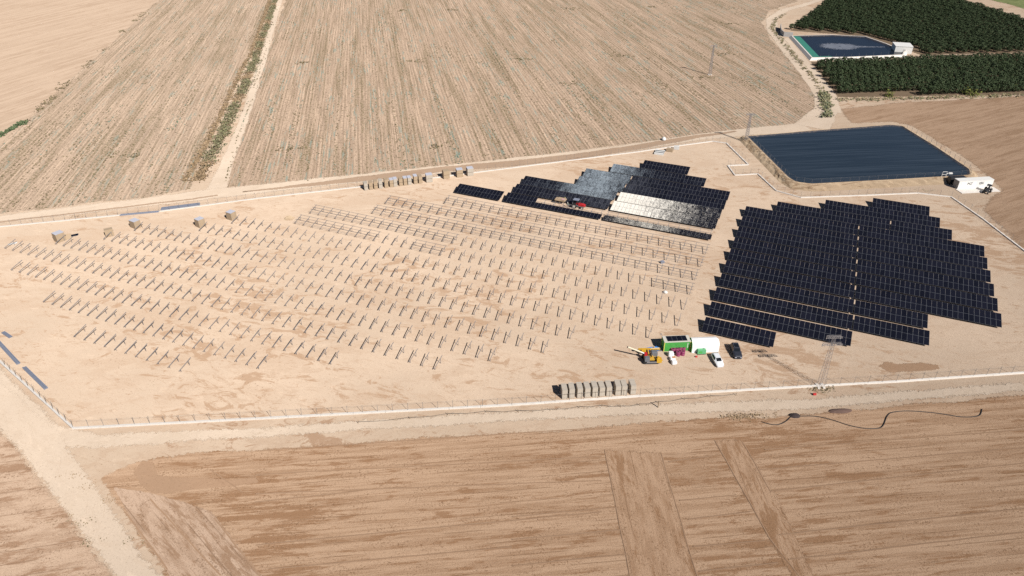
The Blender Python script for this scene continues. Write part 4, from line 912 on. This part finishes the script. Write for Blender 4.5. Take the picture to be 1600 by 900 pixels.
# ------------------------------------------------------------------ vehicles
def car(name, loc, rz, st, paint, label, L, wheel_r=.33, glass=None, plate=True):
    """st: stations along y (rear to front): y, half width, belt z, roof half width, roof z"""
    o = empty(name, loc, rz); tag(o, label, 'car', 'cars parked on the sand'); rings = []
    for y, hw, zb, rw, zr in st:
        rings.append([Vector(q) for q in ((-hw * .93, y, .24), (-hw, y, .5), (-hw * .985, y, zb), (-rw, y, zr - .06), (-rw * .8, y, zr), (rw * .8, y, zr), (rw, y, zr - .06), (hw * .985, y, zb), (hw, y, .5), (hw * .93, y, .24))])
    MB().loft(rings).build('body', paint, o)
    def pane(nm, i, j, f0, f1, side):
        mb = MB(); n = Vector((side, 0, .3)).normalized() * .012 if side else None
        if side:
            a, b = rings[i], rings[j]; ia, ib = (2, 3) if side < 0 else (7, 6)
            vs = [a[ia].lerp(a[ib], .12), b[ia].lerp(b[ib], .12), b[ia].lerp(b[ib], .92), a[ia].lerp(a[ib], .92)]; vs = [v + n for v in vs] + [v - n for v in vs]
        else:
            a, b = rings[i], rings[j]; nn = (b[5] - a[5]).cross(a[4] - a[5]).normalized(); nn = nn if nn.z > 0 else -nn; e0, e1 = [], []
            for t in (f0, f1):
                l = a[4].lerp(b[4], t); r_ = a[5].lerp(b[5], t); l2 = a[3].lerp(b[3], t); r2_ = a[6].lerp(b[6], t); e0.append(l.lerp(l2, .3)); e1.append(r_.lerp(r2_, .3))
            vs = [e0[0], e1[0], e1[1], e0[1]]; vs = [v + nn * .045 for v in vs] + [v - nn * .02 for v in vs]
        mb.add(vs, [(0, 1, 2, 3), (7, 6, 5, 4), (0, 4, 5, 1), (1, 5, 6, 2), (2, 6, 7, 3), (3, 7, 4, 0)]); mb.build(nm, M['carglass'], o)
    for nm, i, j, f0, f1, s in glass: pane(nm, i, j, f0, f1, s)
    hw = st[len(st)//2][1]; WH = MB().tube([(-.11, 0, 0), (.11, 0, 0)], wheel_r, 16); wm = WH.mesh('wheel', M['rubber']); rm = MB().tube([(-.118, 0, 0), (.118, 0, 0)], wheel_r * .6, 12).mesh('rim', M['rim'])
    for sx in (-1, 1):
        for y in (-L * .31, L * .32): w = link('wheel', wm, o, (sx * (hw - .09), y, wheel_r)); link('rim', rm, w)
    fy, fz = st[-1][0] + .01, .62
    for sx in (-1, 1): MB().box((sx * hw * .62, fy - .04, fz), (.34, .12, .14)).build('headlight', M['wrap'], o); MB().box((sx * hw * .66, st[0][0] + .03, .78), (.24, .1, .2)).build('tail_light', M['redc'], o); MB().box((sx * (hw + .08), st[0][0] + L * .64, 1.0), (.18, .1, .13)).build('mirror', paint, o)
    return o
cs = [(-2.1, .74, .75, .62, .98), (-1.98, .82, .9, .66, 1.2), (-1.45, .87, .95, .62, 1.44), (.25, .88, .93, .62, 1.47), (.95, .87, .9, .66, 1.02), (1.5, .85, .8, .7, .93), (2.0, .78, .66, .62, .78), (2.12, .68, .55, .5, .62)]
gl = [('windscreen', 3, 4, .04, .98, 0), ('rear_window', 1, 2, .1, .9, 0), ('side_window', 2, 3, 0, 0, -1), ('side_window', 2, 3, 0, 0, 1)]
car('white_car', at(1120.5, 566), math.pi + R(5), cs, M['silver'], 'white hatchback parked in front of the white tent', 4.25, .32, gl)
ps = [(-2.25, .86, .95, .72, 1.1), (-2.15, .92, 1.02, .72, 1.45), (-1.85, .93, 1.03, .68, 1.72), (.1, .94, 1.02, .68, 1.75), (.85, .93, 1.0, .72, 1.15), (1.5, .92, .97, .8, 1.08), (2.15, .88, .9, .76, 1.0), (2.3, .78, .7, .6, .8)]
gl2 = [('windscreen', 3, 4, .12, .95, 0), ('rear_window', 1, 2, .05, .9, 0), ('side_window', 2, 3, 0, 0, -1), ('side_window', 2, 3, 0, 0, 1)]
oc = car('dark_suv', at(1149.5, 552.5), math.pi - R(2), ps, M['carblack'], 'dark off-road car parked right of the white tent', 4.55, .38, gl2)
MB().box((0, -.75, 1.77), (1.0, 1.0, .03)).build('sunroof', M['carglass'], oc)
for sx in (-1, 1): MB().bar((sx * .55, -1.7, 1.79), (sx * .55, .1, 1.8), .04).build('roof_rail', M['grey_m'], oc)

# small red tractor with a carton pallet, between the table rows
def tractor(name, loc, rz, paint, label, sc=1.0, loader=False):
    o = empty(name, loc, rz); o.scale = (sc, sc, sc); tag(o, label, 'tractor', 'tractors')
    MB().loft([[Vector(q) for q in ((-w_, y, .75), (w_, y, .75), (w_, y, z_ - .1), (w_ * .8, y, z_), (-w_ * .8, y, z_), (-w_, y, z_ - .1))] for y, w_, z_ in ((.2, .42, 1.45), (1.3, .4, 1.42), (2.0, .36, 1.3), (2.1, .3, 1.2))]).build('bonnet', paint, o)
    MB().box((0, -.2, .7), (.7, 2.6, .4)).build('chassis', M['grey_m'], o); MB().box((0, -.75, 1.05), (1.5, 1.0, .12)).build('fender', paint, o)
    MB().box((0, -.7, 1.3), (.5, .5, .12)).box((0, -.95, 1.6), (.5, .1, .5)).build('seat', M['dark'], o)
    mb = MB()
    for sx in (-1, 1):
        for y in (-1.2, .15): mb.bar((sx * .6, y, 1.1), (sx * .55, y, 2.35), .07)
    mb.build('cab_post', M['dark'], o); MB().box((0, -.5, 2.4), (1.35, 1.6, .1)).build('canopy_roof', M['steel_b'] if loader else M['dark'], o); MB().tube([(0, .1, 1.5), (0, -.15, 1.65)], .17, 8).build('steering_wheel', M['dark'], o)
    for r_, w_, x_, y_ in ((.72, .42, .85, -.8), (.45, .28, .72, 1.35)):
        m = MB().tube([(-w_/2, 0, 0), (w_/2, 0, 0)], r_, 18).mesh('wheel', M['rubber']); m2 = MB().tube([(-w_/2 - .01, 0, 0), (w_/2 + .01, 0, 0)], r_ * .52, 12).mesh('rim', M['rim'] if not loader else M['cream'])
        for sx in (-1, 1): w = link('wheel', m, o, (sx * x_, y_, r_)); link('rim', m2, w)
    MB().tube([(.25, .9, 1.4), (.25, .9, 2.2)], .05, 6).build('exhaust', M['dark'], o)
    if loader:
        mb = MB()
        for sx in (-.35, .35): mb.bar((sx, -1.4, .5), (sx, -3.0, .45), .12, .08)
        mb.box((0, -1.5, .9), (.9, .1, 1.0)); mb.build('fork', M['grey_m'], o)
    return o
tp_ = lat(-48.6, 6.45); tr_ang = math.atan2(EX.y, EX.x) - math.pi / 2
tractor('red_tractor', tp_, tr_ang, M['red'], 'small red forklift tractor working between the panel rows', 1.15, True)
cpp = lat(-54.6, 6.36); o = empty('carton_pallet', cpp, -YAW); tag(o, 'opened pale carton of panels on a pallet behind the red tractor', 'pallet')
MB().box((0, 0, 1.45), (3.4, 2.0, .3)).box((.2, .2, 1.68), (2.4, 1.5, .14)).build('carton', M['carton'], o); MB().box((.9, -.3, 1.8), (1.0, 1.0, .06)).build('pink_foil', plain('pink_foil', (.6, .38, .36), .5), o)
mb = MB()
for x in (-1.3, 0, 1.3):
    for y in (-.8, .8): mb.bar((x, y, 0), (x, y, 1.3), .1)
mb.build('trestle_leg', M['wood'], o)
# people at work there
def person(loc, rz, label, top, legs, hat, pose=0.0):
    bm = bmesh.new(); sk = bm.verts.layers.skin.verify()
    J = {'pel': ((0, 0, .95), .15), 'wst': ((0, .02, 1.12), .135), 'chs': ((0, .02 + pose*.15, 1.35), .17), 'nck': ((0, .02 + pose*.2, 1.5), .065), 'hd0': ((0, .04 + pose*.22, 1.6), .085), 'hd1': ((0, .04 + pose*.24, 1.72), .095)}
    for s, n in ((-1, 'l'), (1, 'r')):
        J.update({'hp'+n: ((s*.1, 0, .9), .1), 'kn'+n: ((s*.12, .04, .5), .07), 'an'+n: ((s*.12, 0, .09), .05), 'to'+n: ((s*.13, .16, .05), .045),
                  'sh'+n: ((s*.2, .02 + pose*.17, 1.42), .07), 'el'+n: ((s*.27, .05 + pose*.3, 1.16), .05), 'wr'+n: ((s*.25, .2 + pose*.4, .98), .036), 'hn'+n: ((s*.24, .28 + pose*.42, .95), .04)})
    V = {}
    for kx, (c, r_) in J.items(): v = bm.verts.new(c); v[sk].radius = (r_, r_); V[kx] = v
    V['pel'][sk].use_root = True
    ed = [('pel', 'wst'), ('wst', 'chs'), ('chs', 'nck'), ('nck', 'hd0'), ('hd0', 'hd1')]
    for n in 'lr': ed += [('pel', 'hp'+n), ('hp'+n, 'kn'+n), ('kn'+n, 'an'+n), ('an'+n, 'to'+n), ('chs', 'sh'+n), ('sh'+n, 'el'+n), ('el'+n, 'wr'+n), ('wr'+n, 'hn'+n)]
    for a, b in ed: bm.edges.new((V[a], V[b]))
    me = bpy.data.meshes.new('person'); bm.to_mesh(me); bm.free(); t = bpy.data.objects.new('tmp', me); C.objects.link(t)
    t.modifiers.new('s', 'SKIN'); t.modifiers.new('u', 'SUBSURF').levels = 1; dg = bpy.context.evaluated_depsgraph_get(); m2 = bpy.data.meshes.new_from_object(t.evaluated_get(dg)); bpy.data.objects.remove(t)
    m2.materials.clear()
    for m in (top, legs, M['skin'], M['rubber']): m2.materials.append(m)
    for p in m2.polygons:
        z = p.center.z; p.use_smooth = True
        p.material_index = 3 if z < .12 else 1 if z < 1.0 and abs(p.center.x) < .21 else 2 if z > 1.5 or (z < 1.02) else 0
    o = link('person', m2, None, loc, (0, 0, rz)); tag(o, label, 'person', 'people at work'); c = J['hd1'][0]
    MB().loft([[Vector((math.cos(a * .785) * r_, math.sin(a * .785) * r_ * 1.15, z_)) for a in range(8)] for z_, r_ in ((0, .135), (.02, .115), (.09, .09), (.12, .03))]).build('helmet', hat, o, (c[0], c[1], c[2] + .02), smooth=True)
    return o
M['skin'] = plain('skin', (.38, .23, .16), .6); M['vest'] = plain('yellow_vest', (.70, .66, .22), .7); M['trs'] = plain('work_trousers', (.06, .07, .10), .8); M['vestg'] = plain('grey_green_shirt', (.22, .28, .22), .8)
person(lat(-53.6, 6.18), 2.6, 'person in a pale yellow vest standing behind the opened carton', M['vest'], M['trs'], M['vest'], .2)
person(lat(-51.4, 6.62), .9, 'person in a grey-green shirt and white helmet bending between carton and tractor', M['vestg'], M['trs'], M['white'], .8)
person(lat(-50.3, 6.2), -1.4, 'person in dark clothes and white helmet beside the red tractor', M['trs'], M['trs'], M['white'], .1)

# ------------------------------------------------------------------ white container house with lettering at the reservoir corner
hb = at(1495.5, 296); hz = math.pi / 2 - R(83.2); Rz = Matrix.Rotation(hz, 3, 'Z'); o = empty('white_container', hb + Rz @ Vector((6.2, 1.4, 0)), hz); tag(o, 'long white container house with dark lettering at the reservoir corner', 'container')
MB().box((0, 0, 1.4), (12.2, 2.5, 2.6)).build('body', M['white'], o); MB().box((0, 0, 2.76), (12.3, 2.6, .14)).build('roof', M['white'], o)
for x in (-4.4, -.6): MB().box((x, -1.265, 1.25), (1.6 if x < -3 else 1.1, .03, 2.1)).build('door', M['silver'], o)
MB().box((-6.12, 0, 1.4), (.06, 2.3, 2.3)).build('end_door', M['grey_m'], o)
for tx, x, sz in (('MZ', -2.2, 1.25), ('IBK', 2.0, 1.25)):
    cu = bpy.data.curves.new('lettering', 'FONT'); cu.body = tx; cu.size = sz; cu.extrude = .01; cu.align_x = 'CENTER'; t0 = bpy.data.objects.new('tmp', cu); C.objects.link(t0); cu.materials.append(M['dark']); me_ = bpy.data.meshes.new_from_object(t0.evaluated_get(bpy.context.evaluated_depsgraph_get())); bpy.data.objects.remove(t0); t = link('lettering', me_, o)
    t.location = (x, -1.275, 1.35); t.rotation_euler = (R(90), 0, 0)
mb = MB().box((0, -3.0, .04), (13.6, 3.4, .12)); mb.build('concrete_apron', M['concrete'], o, (0, 0, .05))
tractor('dark_tractor', at(1541.5, 300.5), hz + 2.2, M['dark'], 'dark tractor parked in front of the white container house', 1.0)
o2_ = MB().box((0, 0, 1.1), (5.6, 1.8, 2.2)).box((0, 0, 2.25), (5.2, 1.5, .12)).build('dark_tank', M['dark'], None, hb + Rz @ Vector((2.4, 4.6, .2)), (0, 0, hz)); tag(o2_, 'black tank box standing behind the white container house', 'tank')
o = empty('ladder_gantry', at(1474, 277, Z1)); o.location.z = Z1; tag(o, 'small white pipe gantry on the reservoir crest near its right corner', 'gantry')
mb = MB()
for x in (-.7, .7): mb.tube([(x, 0, -.2), (x, 0, 2.0)], .07, 6)
mb.tube([(-.7, 0, 2.0), (.7, 0, 2.0)], .07, 6).tube([(-.7, 0, 1.0), (.7, 0, 1.0)], .06, 6).tube([(.7, 0, 1.2), (1.6, .4, 1.2)], .09, 6); mb.build('pipe_frame', M['white'], o); MB().box((2.2, .4, 1.3), (1.2, .6, .4)).build('float_box', M['white'], o)

# ------------------------------------------------------------------ pylons
def pylon(p, H, label, rz=0.0, base=1.5, topw=.55, arms=True, rr=.021):
    o = empty('lattice_pylon', p, rz); tag(o, label, 'pylon', 'lattice pylons'); n = 13; hw = lambda z: base / 2 + (topw - base) / 2 * z / H
    mb = MB()
    for sx in (-1, 1):
        for sy in (-1, 1): mb.bar((sx * hw(0), sy * hw(0), 0), (sx * hw(H), sy * hw(H), H), rr * 2.2)
    mb.build('tower_legs', M['steel'], o); mb = MB()
    zs = [H * i / n for i in range(n + 1)]
    for a, b in zip(zs, zs[1:]):
        for s in (-1, 1):
            mb.bar((-hw(a), s * hw(a), a), (hw(b), s * hw(b), b), rr); mb.bar((s * hw(a), -hw(a), a), (s * hw(b), hw(b), b), rr); mb.bar((-hw(b), s * hw(b), b), (hw(b), s * hw(b), b), rr)
    mb.build('lattice_bracing', M['steel'], o)
    for z, L in (((H - .1, 3.1), (H - 1.9, 4.0)) if arms else ((H - .3, 3.2),)):
        mb = MB()
        for sy in (-.28, .28):
            mb.bar((-L/2, sy, z), (L/2, sy, z), .06); mb.bar((-L/2, sy, z + .35), (L/2, sy, z + .35), .05)
            for i in range(8): x = -L/2 + i * L / 8; mb.bar((x, sy, z + .35 * (i % 2)), (x + L/8, sy, z + .35 * ((i + 1) % 2)), .05)
        for i in range(5): x = -L/2 + i * L / 4; mb.bar((x, -.28, z), (x, .28, z), .07)
        a = mb.build('crossarm', M['steel'], o)
        for x in (-L/2 + .1, 0, L/2 - .1): MB().tube([(x, .28, z - .05), (x, .28, z - .3), (x, .28, z - .6)], [.05, .1, .06], 8).build('insulator', M['concrete2'], a)
    for sx in (-1, 1):
        for sy in (-1, 1): MB().box((sx * hw(0), sy * hw(0), .12), (.5, .5, .3)).build('footing', M['concrete'], o)
    return o
pylon(at(1281.5, 604), 12.9, 'tall lattice pylon standing at the front fence before the right panels', .05, 1.1, .5)
pylon(at(1109, 117), 14.0, 'thin pale lattice pylon standing far out in the stubble field', .1, 1.1, .4, False, .045)
pylon(at(1165.5, 222), 11.0, 'grey lattice pylon at the left corner of the large reservoir', .1, 1.1, .45, False, .045)

# ------------------------------------------------------------------ hose, heaps, wire line in the foreground
M['heap'] = plain('dark_soil_heap', (.055, .042, .042), .95, 0, .3, 2, .1); M['hose'] = plain('black_hose', (.03, .026, .025), .6)
def smooth_path(P, n=8):
    out = []
    for i in range(len(P) - 1):
        p0, p1, p2, p3 = P[max(i-1, 0)], P[i], P[i+1], P[min(i+2, len(P)-1)]
        for j in range(n):
            t = j / n; out.append(.5 * ((2*p1) + (p2 - p0) * t + (2*p0 - 5*p1 + 4*p2 - p3) * t*t + (3*p1 - p0 - 3*p2 + p3) * t*t*t))
    return out + [P[-1]]
P = [at(*q) for q in ((1190, 660), (1205, 664), (1217, 664), (1228, 659), (1238, 651), (1252, 651), (1275, 651.5), (1300, 657), (1325, 665), (1350, 670), (1372, 670), (1380, 665), (1386, 651), (1395, 645), (1420, 643), (1460, 646), (1500, 652), (1520, 652), (1531, 649), (1534, 640))]
tag(MB().tube([p + Vector((0, 0, .16)) for p in smooth_path(P)], .085, 7).build('black_hose', M['hose'], smooth=True), 'long black hose snaking across the edge of the ploughed field', 'hose')
def heap(p, rx, ry, h, name, label, mat, seed, rz=0):
    mb = MB(); rg = []
    for f, z_ in ((1, -.05), (.86, .3), (.6, .7), (.3, .93), (.08, 1)):
        rg.append([Vector((math.cos(2*math.pi*a/18) * rx * f * (1 + .3 * mnoise.noise(Vector((math.cos(a*.35)*2, math.sin(a*.35)*2, seed)))), math.sin(2*math.pi*a/18) * ry * f * (1 + .2 * mnoise.noise(Vector((a*.7, seed, z_)))), z_ * h + .1 * mnoise.noise(Vector((a, z_*3, seed))) * (z_ > 0))) for a in range(18)])
    tag(mb.loft(rg).build(name, mat, None, p, (0, 0, rz), smooth=False), label, 'heap')
heap(at(1241.5, 650), 1.25, .8, .55, 'dark_heap', 'small black heap at the field edge where the hose begins', M['heap'], 1)
heap(at(1313, 642.5), 2.7, .8, .5, 'soil_heap', 'long dark brown soil heap beside the front lane', plain('brown_heap', (.13, .085, .07), .95, 0, .3, 1.5, .1), 5, .06)
heap(at(452, 342), 1.6, 1.3, 1.0, 'sand_heap', 'small sand heap beside the left end of the purlin rows', M['bank'], 9)
o = empty('wire_line', at(560, 664)); tag(o, 'sagging wire strung on short wooden stakes along the front lane', 'wire'); ow = o.location
st_p = [at(*q) for q in ((560, 662), (640, 655), (700, 649), (760, 645), (810, 644), (860, 642), (905, 638), (940, 635.5), (970, 637), (1000, 634), (1028, 630), (1070, 625), (1110, 621), (1150, 618))]
mb = MB()
for a, b in zip(st_p, st_p[1:]): m_ = (a + b) / 2; mb.tube([a - ow + Vector((0, 0, .5)), m_ - ow + Vector((0, 0, .18)), b - ow + Vector((0, 0, .5))], .035, 5)
mb.build('sagging_wire', M['hose'], o); sm = MB().tube([(0, 0, 0), (0, 0, .75)], .05, 6).mesh('stake', M['wood'])
for i, p in enumerate(st_p): link('stake', sm, o, p - ow, (rnd.uniform(-.2, .2), rnd.uniform(-.2, .2), 0))
o = link('timber_post', MB().tube([(0, 0, 0), (.05, 0, 1.7)], [.12, .1], 8).mesh('timber_post', M['wood']), None, at(1028, 637)); tag(o, 'single dark timber post standing at the front lane', 'post')
